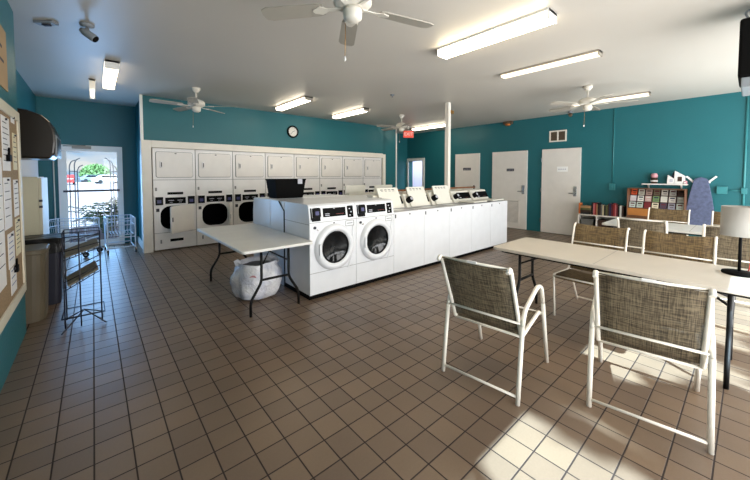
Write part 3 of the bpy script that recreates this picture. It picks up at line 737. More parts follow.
rk = thing('wire_rack', 'black wire literature rack with two tilted trays standing on the tiles', 'rack', (-.10, 4.17, 0))
w_ = .13
posts = [(-w_, -.12), (w_, -.12), (-w_, .12), (w_, .12), (-.02, -.14)]
for (px_, py_) in posts: obj('post', T([(px_, py_, .02), (px_, py_, .90)], r=.006, seg=6), M['wireb'], rk)
obj('top_frame', T([(-w_, -.12, .90), (w_, -.12, .90), (w_, .12, .90), (-w_, .12, .90), (-w_, -.12, .90)], [(-w_, -.12, .86), (w_, -.12, .86)], r=.005, seg=6), M['wireb'], rk)
for z, nm, q_ in ((.40, 'lower_tray', .15), (.68, 'upper_tray', .09)):
    obj(nm, T([(-w_, -.14, z-.03), (w_, -.14, z-.03+q_), (w_, .12, z+.02+q_), (-w_, .12, z+.02), (-w_, -.14, z-.03)], [(-w_, -.14, z+.05), (w_, -.14, z+.02+q_), (w_, .12, z+.07+q_), (-w_, .12, z+.1), (-w_, -.14, z+.05)],
        *[[(-w_+.26*k/6, -.14, z-.03+q_*k/6), (-w_+.26*k/6, .12, z+.02+q_*k/6)] for k in range(7)], r=.0045, seg=5), M['wireb'], rk)
obj('foot_brace', T([(-.15, -.22, .01), (0, 0, .13), (.15, .18, .01)], [(.16, -.16, .01), (0, 0, .13), (-.15, .16, .01)], [(-.15, -.15, .12), (.15, -.15, .12), (.15, .15, .12), (-.15, .15, .12), (-.15, -.15, .12)], r=.006, seg=6), M['wireb'], rk)
def tray_item(z, m, label, th, an):
    mt = Matrix.Translation((-.10, 4.165, z)) @ Matrix.Rotation(-an, 4, 'Y') @ Matrix.Rotation(.18, 4, 'X')
    o = obj('newspaper_stack', B((-.125, -.12, 0, .125, .11, th), mtx=mt), m, bevel=.006); tag(o, label, 'newspapers')
tray_item(.478, M['greyp'], 'pale stack of papers in the lower tray of the wire rack', .02, .52)
tray_item(.728, M['greyp'], 'thin tan stack of papers in the upper tray of the wire rack', .012, .33)

def cart(label, loc, rz):
    t = thing('laundry_cart', label, 'cart', loc, rz, 'wire laundry carts by the exit door'); m = M['wirew']
    X, Y = .20, .32
    bm = bmesh.new()
    def loop(x, y, z): tube(bm, [(-x, -y, z), (x, -y, z), (x, y, z), (-x, y, z), (-x, -y, z)], .007, 5)
    loop(X, Y, .64); loop(X*.95, Y*.95, .52); loop(X*.88, Y*.88, .34)
    for k in range(9):
        for s in (-1, 1):
            u = -1+2*k/8
            tube(bm, [(u*X, s*Y, .64), (u*X*.88, s*Y*.88, .34)], .003, 4); tube(bm, [(s*X, u*Y, .64), (s*X*.88, u*Y*.88, .34)], .003, 4)
            if s == 1: tube(bm, [(u*X*.88, -Y*.88, .34), (u*X*.88, Y*.88, .34)], .003, 4)
    obj('basket', bm, m, t)
    obj('frame', T([(-X, -Y, .64), (-X, -Y, .09), (-X, Y, .09), (-X, Y, .64)], [(X, -Y, .64), (X, -Y, .09), (X, Y, .09), (X, Y, .64)], [(-X, -Y, .12), (X, -Y, .12)], [(-X, Y, .12), (X, Y, .12)], [(-X, -Y, .30), (X, -Y, .30)], r=.010, fr=.04), m, t)
    for sx_ in (-1, 1):
        for sy_ in (-1, 1):
            bm = bmesh.new(); prism(bm, circ(.045, 18), (sx_*X-.011, sy_*Y, .045), (0, 1, 0), (0, 0, 1), (.022, 0, 0)); wc = obj('caster', bm, M['rubber'], t)
            bm = bmesh.new(); prism(bm, circ(.018, 12), (sx_*X-.013, sy_*Y, .045), (0, 1, 0), (0, 0, 1), (.026, 0, 0)); obj('caster_hub', bm, M['wirew'], wc)
            obj('caster_fork', B((sx_*X-.018, sy_*Y-.012, .045, sx_*X-.013, sy_*Y+.012, .1), (sx_*X+.013, sy_*Y-.012, .045, sx_*X+.018, sy_*Y+.012, .1), (sx_*X-.018, sy_*Y-.012, .09, sx_*X+.018, sy_*Y+.012, .1)), M['chrome'], wc)
    return t
ct = cart('white wire laundry cart on casters right of the exit door', (.35, 7.69, 0), math.radians(2))
dup(ct, (-.32, 7.80, 0), math.radians(62), 'white wire laundry cart turned sideways behind the black wire rack')

bd = thing('bulletin_board', 'cream-framed cork bulletin board covered with papers on the near left wall', 'board', (-.5, 3.32, 1.19))
obj('cork_panel', B((0, -.82, -.74, .009, .82, .72)), M['cork'], bd)
obj('frame', B((0, -.88, .70, .02, .88, .78), (0, -.88, -.79, .02, .88, -.71), (0, .80, -.71, .02, .88, .70), (0, -.88, -.71, .02, -.80, .70)), M['boardframe'], bd, bevel=.004)
def paper(y, z, w_, h_, m, label, ink=6, im='ink', rx=0):
    o = thing('pinned_paper', label, 'paper', (-.4905, y, z)); o.rotation_euler = (rx, 0, 0)
    obj('sheet', B((0, -w_/2, -h_/2, .003, w_/2, h_/2)), m, o)
    if ink: obj('print', B(*[(.003, -w_*.4, h_*.38-h_*.8*k/ink, .004, w_*(.1+.3*((k*7) % 3)/2), h_*.38-h_*.8*k/ink+.006) for k in range(ink)]), M[im], o)
    obj('pin', B((.003, -.008, h_/2-.025, .014, .008, h_/2-.009)), M['ink'], o)
    return o
paper(3.62, 1.66, .28, .40, M['paperw'], 'large white notice high on the bulletin board', 8)
paper(3.97, 1.62, .16, .30, M['paperb'], 'narrow cream notice near the upper right of the bulletin board', 6)
paper(3.60, 1.22, .26, .38, M['paperw'], 'white sheet at mid height on the bulletin board', 5)
paper(3.95, 1.24, .20, .30, M['paperw'], 'white sheet beside the cabinet edge on the bulletin board', 6)
paper(3.96, .92, .20, .30, M['paperb'], 'yellowish sheet low on the right of the bulletin board', 7)
paper(3.66, .86, .24, .26, M['paperw'], 'white sheet with blue print low on the bulletin board', 5, 'blueink')
paper(3.30, 1.10, .26, .9, M['paperw'], 'tall white sheet on the bulletin board at the photo edge', 9)
paper(3.93, 1.90-.02, .14, .06, M['paperw'], 'small white card at the top right corner of the bulletin board', 0)
paper(3.70, .62, .22, .20, M['paperw'], 'lowest white sheet of the bulletin board', 3, 'blueink')
for (y, z) in ((3.62, 1.56), (3.74, .70)):
    o = thing('binder_clip', 'black binder clip on the %s notice of the bulletin board' % ('upper' if z > 1 else 'lower'), 'clip', (-.486, y, z))
    obj('jaw', B((0, -.035, -.03, .02, .035, .02)), M['matblack'], o); obj('clip_handle', T([(.01, -.02, .02), (.012, -.015, .07), (.012, .015, .07), (.01, .02, .02)], r=.005, seg=6, fr=.01), M['matblack'], o)
po2 = thing('wall_poster', 'tan poster on the near left wall above the bulletin board', 'poster', (-.499, 3.5, 2.32))
obj('sheet', B((0, -.32, -.24, .006, .33, .22)), M['papert'], po2); obj('print', B((.006, -.2, -.05, .007, .2, -.03), (.006, -.2, .05, .007, .15, .07)), M['ink'], po2)

tv = thing('television', 'dark wall television with silver bezel high above the cream cabinet', 'television', (-.62, 5.15, 1.80))
bm = bmesh.new(); prism(bm, [(-.13, -.20), (.27, -.20), (.31, -.15), (.325, -.02), (.32, .09), (.285, .19), (.22, .26), (.12, .30), (0, .315), (-.13, .32)], (0, -.30, 0), (1, 0, 0), (0, 0, 1), (0, .62, 0))
obj('shell', bm, M['bronze'], tv, bevel=.02)
obj('bezel', B((.31, -.28, -.18, .330, .31, .06)), M['silver'], tv, bevel=.01)
obj('screen', B((.329, -.24, -.15, .333, .27, .03)), M['panelblk'], tv)
obj('wall_arm', B((-.14, -.03, -.05, -.10, .03, .05)), M['matblack'], tv)
tag(obj('antenna_wire', T([(-.30, 5.2, 1.72), (-.22, 5.25, 1.70), (-.10, 5.3, 1.705)], r=.004), M['wirew']), 'thin white wire sticking out beside the dark television', 'wire')
# vertical pipe left of the exit door
tag(obj('conduit', T([(-.56, 8.45, 0), (-.56, 8.45, 1.98)], r=.011), M['conduitw']), 'white vertical conduit beside the exit door', 'conduit')
tv2 = thing('television', 'black television with a silver speaker strip at the upper right corner', 'television', (4.28, -.16, 2.45))
obj('shell', B((-.22, -.2, -.22, .3, .26, .26)), M['matblack'], tv2, bevel=.02)
obj('speaker_strip', B((-.20, -.2, -.30, .28, .24, -.215)), M['silver'], tv2, bevel=.008)
obj('ceiling_mount', T([(0.05, 0, .25), (0.05, 0, .41)], r=.025), M['matblack'], tv2)
obj('cable', T([(-.1, .2, .25), (-.1, .24, .34), (0, .15, .40)], r=.008, fr=.04), M['silver'], tv2)

# ------------------------------------------------------------ right wall items
bc = thing('bookcase', 'low white cubby bookcase holding books under the brochure rack', 'bookcase', (8.18, 1.62, 0))
bm = bmesh.new(); box(bm, 0, -.86, 0, .31, .88, .03); box(bm, 0, -.86, .54, .31, .88, .565); box(bm, 0, -.86, .27, .31, .88, .29); box(bm, .30, -.86, 0, .315, .88, .56)
for k in range(6): box(bm, 0, -.86+.344*k, 0, .30, -.84+.344*k, .55)
obj('carcass', bm, M['shelfw'], bc, bevel=.002)
cols = [('tan', (170, 130, 90)), ('black', (28, 26, 26)), ('red', (150, 36, 38)), ('pink', (196, 110, 110)), ('dark brown', (62, 42, 32)), ('cream', (214, 200, 160)), ('grey', (110, 108, 104)), ('orange', (205, 110, 50)), ('maroon', (96, 24, 34)), ('navy', (32, 40, 72)), ('olive', (92, 92, 52)), ('white', (222, 220, 212))]
CM = {n_: mat('cover_'+n_.replace(' ', '_'), c_, .5) for n_, c_ in cols}
def book(x, y, z, th, h_, d_, cn, label, group, flat=False):
    t = thing('book', label, 'book', (x, y, z), 0, group)
    if flat:
        obj('cover', B((0, -d_/2, 0, .17, d_/2, .004), (0, -d_/2, th-.004, .17, d_/2, th), (0, -d_/2, 0, .004, d_/2, th)), CM[cn], t); obj('pages', B((.004, -d_/2+.004, .004, .165, d_/2-.004, th-.004)), M['paperb'], t)
    else:
        obj('cover', B((0, -th/2, 0, d_, -th/2+.003, h_), (0, th/2-.003, 0, d_, th/2, h_), (0, -th/2, 0, .003, th/2, h_)), CM[cn], t); obj('pages', B((.003, -th/2+.003, .004, d_-.005, th/2-.003, h_-.006)), M['paperb'], t)
    return t
seq = ['black', 'pink', 'red', 'tan', 'black', 'dark brown', 'grey', 'cream', 'black', 'olive', 'dark brown', 'navy', 'maroon', 'red', 'pink', 'maroon', 'black', 'white', 'dark brown']
y = 2.245; used = set()
for i, cn in enumerate(seq):
    th = random.choice([.025, .03, .034]); hh = random.uniform(.21, .27)
    nb = [seq[i-1] if i else 'flat stack', seq[i+1] if i < len(seq)-1 else None]
    lab = '%s book upright on the bookcase, between the %s and %s ones' % (cn, nb[0], nb[1]) if nb[1] and i else ('%s book upright on the bookcase, beside the flat stack' % cn if i == 0 else '%s book upright on the bookcase, last before the rack' % cn)
    assert lab not in used, lab
    used.add(lab)
    y -= th/2; book(8.20, y, .565, th, hh, .16, cn, lab, 'books on top of the white bookcase'); y -= th/2+.0015
z = .565
for cn, th, lab in (('black', .05, 'black book lying flat at the bottom of the stack on the bookcase corner'), ('dark brown', .04, 'dark brown book lying flat in the middle of the stack on the bookcase corner'), ('olive', .045, 'olive book lying flat under the tan one on the bookcase corner'), ('tan', .05, 'tan book lying flat on top of the stack on the bookcase corner')):
    book(8.20, 2.355, z, th, 0, .20, cn, lab, 'books stacked flat on the bookcase', True); z += th
book(8.20, 2.476, .565, .03, .24, .16, 'orange', 'orange book upright at the door end of the bookcase', 'books on top of the white bookcase')
# things in the cubbies
k = 0
for cn, yy, zz, cell in (('grey', 2.33, .29, 'first'), ('dark brown', 2.0, .29, 'second'), ('maroon', 1.65, .29, 'third')):
    tg = thing('storage_basket', '%s basket in the %s upper cubby of the bookcase from the door' % (cn, cell), 'basket', (8.20, yy, zz))
    bm = bmesh.new(); frustum(bm, .20, .20, .24, .24, 0, .16); box(bm, -.1, -.1, 0, .1, .1, .008); obj('basket_body', bm, CM[cn], tg, loc=(.13, 0, .001))
    bm = bmesh.new(); ringpr(bm, rrect(.26, .26, .02, x0=-.13, y0=-.13), rrect(.23, .23, .015, x0=-.115, y0=-.115), (0, 0, .155), (1, 0, 0), (0, 1, 0), (0, 0, .015)); obj('rim', bm, CM[cn], tg, loc=(.13, 0, 0))

# brochure rack on the bookcase
br = thing('brochure_rack', 'wooden slanted brochure rack filled with leaflets below the wall shelf', 'rack', (8.16, 1.20, .565))
hw = .41
obj('side_panel', B((.0, -hw-.015, 0, .32, -hw, .60)), M['wood'], br, bevel=.003); obj('side_panel', B((.0, hw, 0, .32, hw+.015, .60)), M['wood'], br, bevel=.003)
obj('top_rail', B((.0, -hw, .585, .32, hw, .60)), M['wood'], br)
obj('back_panel', B((.30, -hw, 0, .32, hw, .585)), M['rackin'], br)
obj('front_panel', B((.02, -hw, .06, .04, hw, .20)), M['woodo'], br); obj('bottom_rail', B((.0, -hw, 0, .30, hw, .06)), M['wood'], br)
for r_ in range(3):
    obj('tier_shelf', B((.06+.07*r_, -hw, .20+.125*r_, .30, hw, .212+.125*r_)), M['rackin'], br)
bcol = [[(216, 90, 50), (190, 190, 175), (180, 150, 140), (110, 100, 80), (215, 210, 200), (200, 198, 190), (90, 60, 50)],
        [(210, 200, 205), (225, 225, 215), (205, 170, 165), (120, 150, 100), (228, 226, 216), (220, 214, 205), (170, 172, 165)],
        [(190, 205, 200), (188, 200, 190), (120, 30, 36), (226, 216, 190), (70, 60, 80), (150, 150, 165), (190, 200, 190)]]
bnm = [['orange', 'pale grey-green', 'beige-pink', 'dark olive', 'white', 'off-white', 'brown'], ['lilac-white', 'ivory', 'pink', 'green', 'bright white', 'cream', 'grey'], ['pale aqua', 'pale sage', 'dark red', 'cream-yellow', 'dark violet', 'blue-grey', 'mint grey']]
cl = ['leftmost', 'second', 'third', 'middle', 'fifth', 'sixth', 'rightmost']
for r_ in range(3):
    for c_ in range(7):
        mcol = mat('leaflet', bcol[2-r_][c_], .5)
        row = ['bottom', 'middle', 'top'][r_]
        o = thing('leaflet', '%s leaflet, %s in the %s row of the wooden rack' % (bnm[2-r_][c_], cl[c_], row), 'leaflet', (8.16+.075+.07*r_, 1.20+.352-.117*c_, .565+.2135+.125*r_), 0, 'leaflets in the wooden rack')
        mt = Matrix.Rotation(.3, 4, 'Y')
        obj('cover', B((0, -.048, 0, .008, .048, .115), mtx=mt), mcol, o)
        obj('print', B((-.0015, -.035, .07, 0, .03, .095), (-.0015, -.03, .03, 0, .02, .04), mtx=mt), CM[['maroon', 'navy', 'dark brown', 'white'][(r_*3+c_*2) % 4]], o)
# wall shelf and items
ws = thing('wall_shelf', 'small white wall shelf above the brochure rack', 'shelf', (8.495, 1.10, 1.235))
obj('board', B((-.17, -.33, 0, 0, .33, .02)), M['trimw'], ws, bevel=.003)
for s in (-.24, .24):
    bm = bmesh.new(); prism(bm, [(0, 0), (-.11, 0), (0, -.07)], (0, s-.01, 0), (1, 0, 0), (0, 0, 1), (0, .02, 0)); obj('bracket', bm, M['trimw'], ws)
def carton(y, label, w_, h_, cut, m1, m2):
    o = thing('carton', label, 'carton', (8.40, y, 1.256))
    bm = bmesh.new(); prism(bm, [(-w_/2, 0), (w_/2, 0), (w_/2, h_-cut), (-w_/2+.01, h_)], (-.04, 0, 0), (0, -1, 0), (0, 0, 1), (.09, 0, 0)); obj('carton_body', bm, m1, o, bevel=.004)
    obj('print', B((-.042, -w_*.25, h_*.2, -.04, w_*.15, h_*.55)), m2, o)
    return o
carton(1.00, 'white slant-topped carton in the middle of the wall shelf', .115, .17, .08, M['paperw'], M['paleink'])
carton(.885, 'large white pointed carton with brown motif on the wall shelf', .15, .25, .10, M['paperw'], CM['dark brown'])
carton(.81, 'small pinkish box at the right end of the wall shelf', .06, .07, .01, M['pinkp'], M['paperw'])
o = thing('jar', 'dark blue jar standing behind the slanted carton on the wall shelf', 'jar', (8.46, .985, 1.256)); bm = bmesh.new(); lathe(bm, [(.04, 0), (.043, .14), (.03, .18), (.018, .19)], 16, c=(0, -.02, 0)); obj('jar_body', bm, CM['navy'], o); bm = bmesh.new(); lathe(bm, [(.021, .19), (.021, .225)], 16, c=(0, -.02, 0)); obj('cap', bm, CM['navy'], o)
o = thing('decorative_jar', 'pink-topped dark banded jar at the left end of the wall shelf', 'jar', (8.41, 1.25, 1.256))
bm = bmesh.new(); lathe(bm, [(.045, 0), (.056, .05), (.05, .12)], 20); obj('jar_body', bm, CM['dark brown'], o); bm = bmesh.new(); lathe(bm, [(.05, .12), (.055, .16), (.04, .20), (.01, .205)], 20); obj('stopper', bm, M['pinkp'], o)
bm = bmesh.new(); lathe(bm, [(.0572, .04), (.0572, .065)], 20); obj('band', bm, M['paperw'], o)
# ironing board
ib = thing('ironing_board', 'blue-grey padded ironing board hanging nose-up on the teal wall', 'ironing board', (8.44, .60, .46))
pts = []
for k in range(31):
    u = k/30; ww = .185 if u < .30 else .185-.085*((u-.30)/.6)**1.3 if u < .90 else .10*math.sqrt(max(0, 1-((u-.90)/.10)**2))
    pts.append((ww, u*.93))
pts = [(p[0], p[1]) for p in pts]+[(-p[0], p[1]) for p in pts[::-1][1:]]
bm = bmesh.new(); prism(bm, pts, (-.015, 0, 0), (0, 1, 0), (0, 0, 1), (-.03, 0, 0)); obj('padded_cover', bm, M['iron'], ib, bevel=.01)
obj('folded_legs', T([(.0, -.10, -.05), (.0, .08, .6)], [(.0, .10, -.05), (.0, -.08, .6)], r=.01), M['chrome'], ib)
hk = thing('wall_hanger', 'white V-shaped wall hanger holding the ironing board', 'hanger', (8.495, .60, 1.30))
for s in (-1, 1):
    obj('hook_arm', B((-.055, -.015, 0, -.03, .015, .14), mtx=Matrix.Translation((0, s*.10, .0)) @ Matrix.Rotation(-s*.75, 4, 'X')), M['paperw'], hk, bevel=.003)
obj('hanger_plate', B((-.03, -.12, -.02, 0, .12, .02)), M['paperw'], hk)
# conduits and boxes (painted like the wall)
o = thing('electrical_conduit', 'teal painted conduit dropping from the ceiling to a switch box left of the wall shelf', 'conduit', (8.49, 1.945, 0))
obj('conduit_run', T([(0, 0, 1.2), (0, 0, 2.84)], r=.010), M['tealp'], o); obj('switch_box', B((-.05, -.05, 1.10, .005, .05, 1.24)), M['tealp'], o, bevel=.004); obj('switch', B((-.06, -.012, 1.15, -.05, .012, 1.19)), M['tealp'], o)
o = thing('electrical_conduit', 'teal conduit with an outlet box right of the ironing board', 'conduit', (8.49, 0, 0))
obj('outlet_box', B((-.05, .27, 1.09, .005, .40, 1.22)), M['tealp'], o, bevel=.004); obj('conduit_run', T([(0, .27, 1.155), (0, .10, 1.155)], r=.012), M['tealp'], o); obj('conduit_riser', T([(0, .08, .3), (0, .08, 2.84)], r=.016), M['tealp'], o); obj('junction_box', B((-.04, .04, 1.10, .005, .11, 1.2)), M['tealp'], o, bevel=.003)
o = thing('emergency_light', 'amber and brown emergency light where the right wall meets the ceiling', 'light', (8.44, 4.28, 2.80))
obj('housing', B((-.03, -.12, -.02, .06, .12, .055)), M['ventin'], o, bevel=.01); bm = bmesh.new(); lathe(bm, [(.05, -.05), (.07, -.03), (.075, 0)], 16, c=(-.0, 0, -.01)); obj('lens', bm, M['orange'], o)
o = thing('security_camera', 'small grey security camera under the ceiling beside the far right fan', 'camera', (8.2, 2.7, 2.80)); bm = bmesh.new(); lathe(bm, [(.05, .06), (.05, .03), (.02, .02)], 16); obj('mount', bm, M['silver'], o); bm = bmesh.new(); lathe(bm, [(.02, -.06), (.045, -.03), (.045, .0), (.02, .02)], 16); obj('camera_dome', bm, M['ventin'], o)

# clock, exit sign
ck = thing('wall_clock', 'round white wall clock with black rim above the dryers', 'clock', (3.63, 7.158, 2.455))
bm = bmesh.new(); ringpr(bm, circ(.145, 40), circ(.112, 40), (0, 0, 0), (1, 0, 0), (0, 0, 1), (0, -.035, 0)); obj('rim', bm, M['matblack'], ck)
bm = bmesh.new(); prism(bm, circ(.113, 40), (0, 0, 0), (1, 0, 0), (0, 0, 1), (0, -.018, 0)); fc = obj('face', bm, M['clockface'], ck)
obj('hour_marks', B(*[(-.003, -.0195, .088, .003, -.018, .104) for q in range(1)]), M['ink'], fc)
bm = bmesh.new()
for q in range(12): box(bm, -.003, -.0195, .088, .003, -.018, .104, mtx=Matrix.Rotation(q*PI/6, 4, 'Y'))
obj('hour_marks', bm, M['ink'], fc)
obj('hour_hand', B((-.004, -.022, -.01, .004, -.020, .055), mtx=Matrix.Rotation(1.1, 4, 'Y')), M['ink'], ck); obj('minute_hand', B((-.003, -.024, -.01, .003, -.022, .085), mtx=Matrix.Rotation(3.9, 4, 'Y')), M['ink'], ck)
ex = thing('exit_sign', 'red exit sign hanging from the ceiling in front of the side hall', 'sign', (7.06, 6.6, 2.62), math.radians(-35))
obj('sign_box', B((-.15, -.02, -.10, .15, .02, .10)), M['red_sign'], ex, bevel=.004); obj('hanger_stem', B((-.02, -.01, .10, .02, .01, .235)), M['signw'], ex)
cu = bpy.data.curves.new('letters', 'FONT'); cu.body = 'EXIT'; cu.size = .13; cu.align_x = 'CENTER'; cu.align_y = 'CENTER'; cu.extrude = .002
tmp = bpy.data.objects.new('tmp', cu); COL.objects.link(tmp); bpy.context.view_layer.update()
me = bpy.data.meshes.new_from_object(tmp.evaluated_get(bpy.context.evaluated_depsgraph_get())); bpy.data.objects.remove(tmp)
me.materials.clear(); me.materials.append(M['signw']); lo = bpy.data.objects.new('letters', me); COL.objects.link(lo); lo.parent = ex; lo.location = (0, -.0225, 0); lo.rotation_euler = (PI/2, 0, 0)

# ------------------------------------------------------------ ceiling fans
def fan(label, loc, rz):
    up = .035
    t = thing('ceiling_fan', label, 'ceiling fan', loc, rz, 'white five-blade ceiling fans')   # origin at the ceiling
    bm = bmesh.new(); lathe(bm, [(.065, 0), (.065, -.03), (.03, -.075), (.015, -.08)], 24); obj('canopy', bm, M['fanw'], t)
    obj('downrod', T([(0, 0, -.07), (0, 0, -.24)], r=.013), M['fanw'], t)
    bm = bmesh.new(); lathe(bm, [(.03, -.22), (.085, -.235), (.125, -.26), (.13, -.31), (.10, -.335), (.06, -.34)], 32, c=(0, 0, up)); obj('motor_housing', bm, M['fanw'], t)
    bm = bmesh.new(); lathe(bm, [(.055, -.34), (.065, -.36), (.062, -.41), (.035, -.43), (.005, -.433)], 24, c=(0, 0, up)); obj('switch_housing', bm, M['fanw'], t)
    obj('pull_chain', T([(.05, 0, -.40), (.055, 0, -.62)], r=.0022, seg=5), M['brass'], t)
    bm = bmesh.new(); lathe(bm, [(.003, -.655), (.009, -.64), (.003, -.62)], 10, c=(.055, 0, 0)); obj('pull_knob', bm, M['paperw'], t)
    for k in range(5):
        a = 2*PI*k/5
        bm = bmesh.new(); prism(bm, [(.20, -.05), (.24, -.06), (.60, -.068), (.64, -.05), (.65, 0), (.64, .05), (.60, .068), (.24, .06), (.20, .05)], (0, 0, 0), (1, 0, 0), (0, 1, 0), (0, 0, .008))
        bl_ = obj('blade', bm, M['fanblade'], t, loc=(0, 0, -.335+up), rot=(math.radians(10), 0, a))
        bm = bmesh.new(); prism(bm, [(.07, -.018), (.17, -.012), (.22, -.04), (.27, -.02), (.28, 0), (.27, .02), (.22, .04), (.17, .012), (.07, .018)], (0, 0, -.006), (1, 0, 0), (0, 1, 0), (0, 0, .006)); obj('blade_iron', bm, M['fanw'], bl_)
    return t
f1 = fan('white ceiling fan nearest the camera, cut by the top edge of the photo', (1.36, 1.79, H), math.radians(130))
dup(f1, (1.32, 6.0, H), math.radians(180), 'white ceiling fan in front of the teal wall above the first dryers')
dup(f1, (6.09, 1.76, H), math.radians(148), 'white ceiling fan near the right wall above the brochure rack')
dup(f1, (5.64, 5.5, H), math.radians(165), 'white ceiling fan at the far end beside the exit sign')

# ------------------------------------------------------------ fluorescent fixtures
def fixture(label, x, y0, y1, w_, hgt, md, mh='trimw', patchy=False):
    t = thing('ceiling_light', label, 'ceiling light', (x, (y0+y1)/2, H), 0, None)
    h_ = (y1-y0)/2
    obj('housing', B((-w_/2-.01, -h_, -.022, w_/2+.01, h_, 0)), M[mh], t)
    bm = bmesh.new(); prism(bm, [(-w_/2, -.02), (-w_/2, -hgt*.7), (-w_/2+.02, -hgt), (w_/2-.02, -hgt), (w_/2, -hgt*.7), (w_/2, -.02)], (0, -h_+.012, 0), (1, 0, 0), (0, 0, 1), (0, 2*h_-.024, 0)); obj('diffuser', bm, M[md], t)
    obj('end_cap', B((-w_/2-.004, -h_, -hgt-.003, w_/2+.004, -h_+.012, 0)), M[mh], t); obj('end_cap', B((-w_/2-.004, h_-.012, -hgt-.003, w_/2+.004, h_, 0)), M[mh], t)
    return t
fixture('brightest warm ceiling light, long box near the foreground fan', 3.08, 1.17, 2.36, .17, .085, 'lit_warm')
fixture('dimmer long ceiling light right of the bright foreground one', 4.47, 1.17, 2.36, .12, .055, 'lit_dim', 'housegrey')
fixture('left one of the two ceiling lights in front of the dryers', 3.02, 5.3, 6.55, .15, .07, 'lit_mid', 'housegrey')
fixture('right one of the two ceiling lights in front of the dryers', 4.47, 5.4, 6.6, .15, .07, 'lit_mid', 'housegrey')
fixture('ceiling light near the right wall behind the right fan', 7.33, 1.18, 2.4, .13, .06, 'lit_dim', 'housegrey')
fixture('ceiling light at the far end left of the white pole', 7.5, 5.55, 6.8, .15, .07, 'lit_mid', 'housegrey')
fixture('lit ceiling light in the left recess above the exit door', .215, 5.25, 6.55, .14, .10, 'lit_recess')
fixture('small yellowish ceiling light left of the lit one in the recess', .02, 6.45, 7.3, .06, .14, 'lit_dim')
# ceiling bits
o = thing('motion_detector', 'flat grey emergency fixture on the ceiling near the left wall', 'fixture', (-.30, 4.33, H), math.radians(-40)); obj('plate', B((-.09, -.035, -.025, .09, .035, 0)), M['silver'], o, bevel=.006); obj('lens', B((-.03, -.02, -.04, .04, .02, -.025)), M['ink'], o, bevel=.01)
o = thing('spotlight', 'grey cylindrical spotlight on a ceiling bracket at the upper left', 'spotlight', (-.01, 4.15, H))
bm = bmesh.new(); lathe(bm, [(.055, 0), (.055, -.02), (.02, -.035)], 20); obj('mount', bm, M['silver'], o); obj('arm', T([(0, 0, -.02), (0, -.06, -.10), (-.02, -.14, -.11)], r=.014, fr=.03), M['silver'], o)
bm = bmesh.new(); lathe(bm, [(.022, 0), (.034, .03), (.036, .13), (.033, .14)], 20, mtx=Matrix.Translation((-.04, -.12, -.10)) @ Matrix.Rotation(2.2, 4, Vector((.6, 1, 0)))); hd = obj('spot_head', bm, M['silver'], o)
bm = bmesh.new(); lathe(bm, [(.031, .141), (.031, .143)], 20, mtx=Matrix.Translation((-.04, -.12, -.10)) @ Matrix.Rotation(2.2, 4, Vector((.6, 1, 0)))); obj('spot_lens', bm, M['matblack'], hd)
bm = bmesh.new(); lathe(bm, [(.04, 0), (.035, -.015), (.01, -.02), (.01, -.04), (.02, -.045)], 16, c=(4.09, 4.22, H)); tag(obj('sprinkler', bm, M['silver'], None), 'small metal sprinkler head on the ceiling left of the pole', 'sprinkler')

# side room furniture seen through the far doorway
o = thing('tall_cabinet', 'reddish-brown low cabinet inside the room beyond the far doorway', 'cabinet', (10.3, 8.0, 0)); obj('body', B((-.3, -.3, 0, .3, .3, 1.1)), M['wood'], o, bevel=.01); obj('cabinet_door', B((-.315, -.28, .05, -.3, .28, 1.05)), M['woodo'], o)

# ------------------------------------------------------------ outside
struct('ground_outside', B((-60, 8.7, -.2, 60, 90, -.03), (-30, -30, -.2, 30, YB-.2, -.03)), M['asphalt'])
def tree(label, loc, crown_r, h_, n, lm, leaf=.12, trunk=.12, squash=.8, cat='tree', name='tree', seed=1):
    rnd = random.Random(seed); t = thing(name, label, cat, loc)
    bm = bmesh.new(); tube(bm, [(0, 0, 0), (.1, .05, h_*.5), (0, 0, h_)], trunk, 8)
    for k in range(7):
        a = rnd.uniform(0, 6.28); tube(bm, [(.03, 0, h_*.75), (math.cos(a)*crown_r*.6, math.sin(a)*crown_r*.6, h_+crown_r*rnd.uniform(-.2, .5))], trunk*.3, 5)
    obj('trunk', bm, M['trunk'], t)
    bm = bmesh.new()
    for k in range(n):
        d_ = Vector((rnd.gauss(0, 1), rnd.gauss(0, 1), rnd.gauss(0, 1))).normalized()*crown_r*rnd.uniform(.35, 1)**.6
        c_ = Vector((d_.x, d_.y, h_+d_.z*squash)); q = Euler((rnd.uniform(0, 6), rnd.uniform(0, 6), rnd.uniform(0, 6))).to_matrix()
        vs = [bm.verts.new(c_+q @ Vector(p)*leaf) for p in ((-1, 0, 0), (0, -.45, 0.1), (1.2, 0, 0), (0, .45, .1))]; bm.faces.new(vs)
    obj('foliage', bm, lm, t)
tree('leafy tree shading the storefront windows behind the viewpoint', (1.9, -5.4, -.03), .72, 4.5, 700, M['leaf'], .13, seed=3)
tree('sparse small-crowned tree before the left storefront window', (.0, -4.9, -.03), .62, 4.9, 200, M['leaf'], .15, seed=4)
tree('unseen low-crowned tree added for shade before the right storefront window', (3.05, -6.6, -.03), .8, 5.2, 600, M['leaf'], .14, seed=12)  # added out of view; its crown keeps sun off the near floor
tree('unseen thin tall tree added for shade before the second storefront window', (1.35, -6.6, -.03), .42, 6.5, 170, M['leaf'], .13, seed=13)  # added out of view to darken the floor between sun patches
tree('unseen small-crowned tree added for shade before the middle storefront window', (2.7, -7.9, -.03), .36, 7.75, 110, M['leaf'], .13, seed=11)  # added out of view to keep sun off the table end
tree('yellow-green tree left of the parking lot beyond the door', (-5.6, 50, -.03), 2.4, 3.2, 2500, M['leafy'], .3, .2, seed=5)
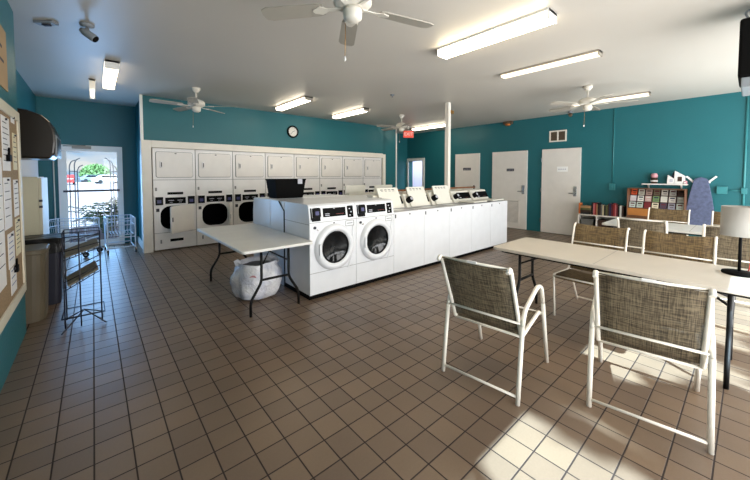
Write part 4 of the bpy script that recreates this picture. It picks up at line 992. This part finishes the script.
tree('yellow-green tree right of the parking lot beyond the door', (4.6, 54, -.03), 2.2, 2.6, 1800, M['leafy'], .3, .2, seed=6)
tree('distant green tree between the yellow ones', (.4, 110, -.03), 3.2, 1.6, 2000, M['leaf'], .4, .2, seed=8)
pl = thing('palm_shrub', 'feathery green shrub outside the glass door', 'shrub', (.25, 10.3, -.03)); bm = bmesh.new(); rnd = random.Random(9)
for k in range(26):
    a = rnd.uniform(0, 6.28); L_ = rnd.uniform(.5, .95); z1 = rnd.uniform(.3, .9)
    P = [Vector((math.cos(a)*L_*u, math.sin(a)*L_*u, z1*math.sin(u*2.2)*1.1)) for u in (0, .25, .5, .75, 1)]
    tube(bm, P, .006, 4)
    for i in range(1, 5):
        for u in (0, .33, .66):
            p = P[i-1].lerp(P[i], u)
            for s in (-1, 1):
                q = Vector((-math.sin(a)*s, math.cos(a)*s, .15))*.14; e = (P[i]-P[i-1]).normalized()*.06
                bm.faces.new([bm.verts.new(p), bm.verts.new(p+q*.5-e*.2), bm.verts.new(p+q+e), bm.verts.new(p+q*.5+e*.7)])
obj('fronds', bm, M['leaf'], pl)
def gate(label, x, s, bars):
    g_ = thing('security_gate', label, 'gate', (x, 8.75, 0))
    for dx, dy, z in bars:
        obj('bar', T([(dx, dy, -.03), (dx, dy, z-.12), (dx-s*.03, dy, z-.03), (dx-s*.09, dy, z)], r=.009, fr=.05), M['gateshade'], g_)
    obj('rail', T([(bars[0][0], bars[0][1], .25), (bars[-1][0], bars[-1][1], .25)], [(bars[0][0], bars[0][1], 1.50), (bars[-1][0], bars[-1][1], 1.50)], r=.008), M['gateshade'], g_)
gate('white barred security gate leaf folded outward left of the door opening', -.36, -1, [(-.008, .25, 1.73), (.068, .25, 1.77), (.109, .28, 1.63)])
gate('white barred security gate leaf folded outward right of the door opening', .35, 1, [(-.07, .25, 1.79), (-.021, .25, 1.75), (.045, .28, 1.64)])
def car(label, loc, rz, m, k=1.0):
    t = thing('car', label, 'car', loc, rz)
    bm = bmesh.new(); prism(bm, [(-2.1, .3), (2.1, .3), (2.15, .75), (1.3, .95), (.8, 1.4), (-1.0, 1.42), (-1.6, .98), (-2.15, .9)], (0, -.85, 0), (1, 0, 0), (0, 0, 1), (0, 1.7, 0)); obj('body', bm, m, t, bevel=.08)
    bm = bmesh.new(); prism(bm, [(1.15, .97), (.75, 1.33), (-.95, 1.35), (-1.4, 1.0)], (0, -.87, 0), (1, 0, 0), (0, 0, 1), (0, 1.74, 0)); obj('window_glass', bm, M['glassdk'], t)
    for x in (-1.3, 1.3):
        for y in (-.86, .68):
            bm = bmesh.new(); prism(bm, circ(.32, 18), (x, y, .32), (1, 0, 0), (0, 0, 1), (0, .2, 0)); obj('wheel', bm, M['rubber'], t)
car('red car parked outside left of the gate bars', (-3.0, 66, 0), PI/2, M['redcar'])
car('grey car parked across the lot beyond the door', (-.2, 88, 0), .3, M['greycar'])
car('white car parked in the middle of the lot beyond the door', (1.9, 70, 0), .25, M['whitecar'])
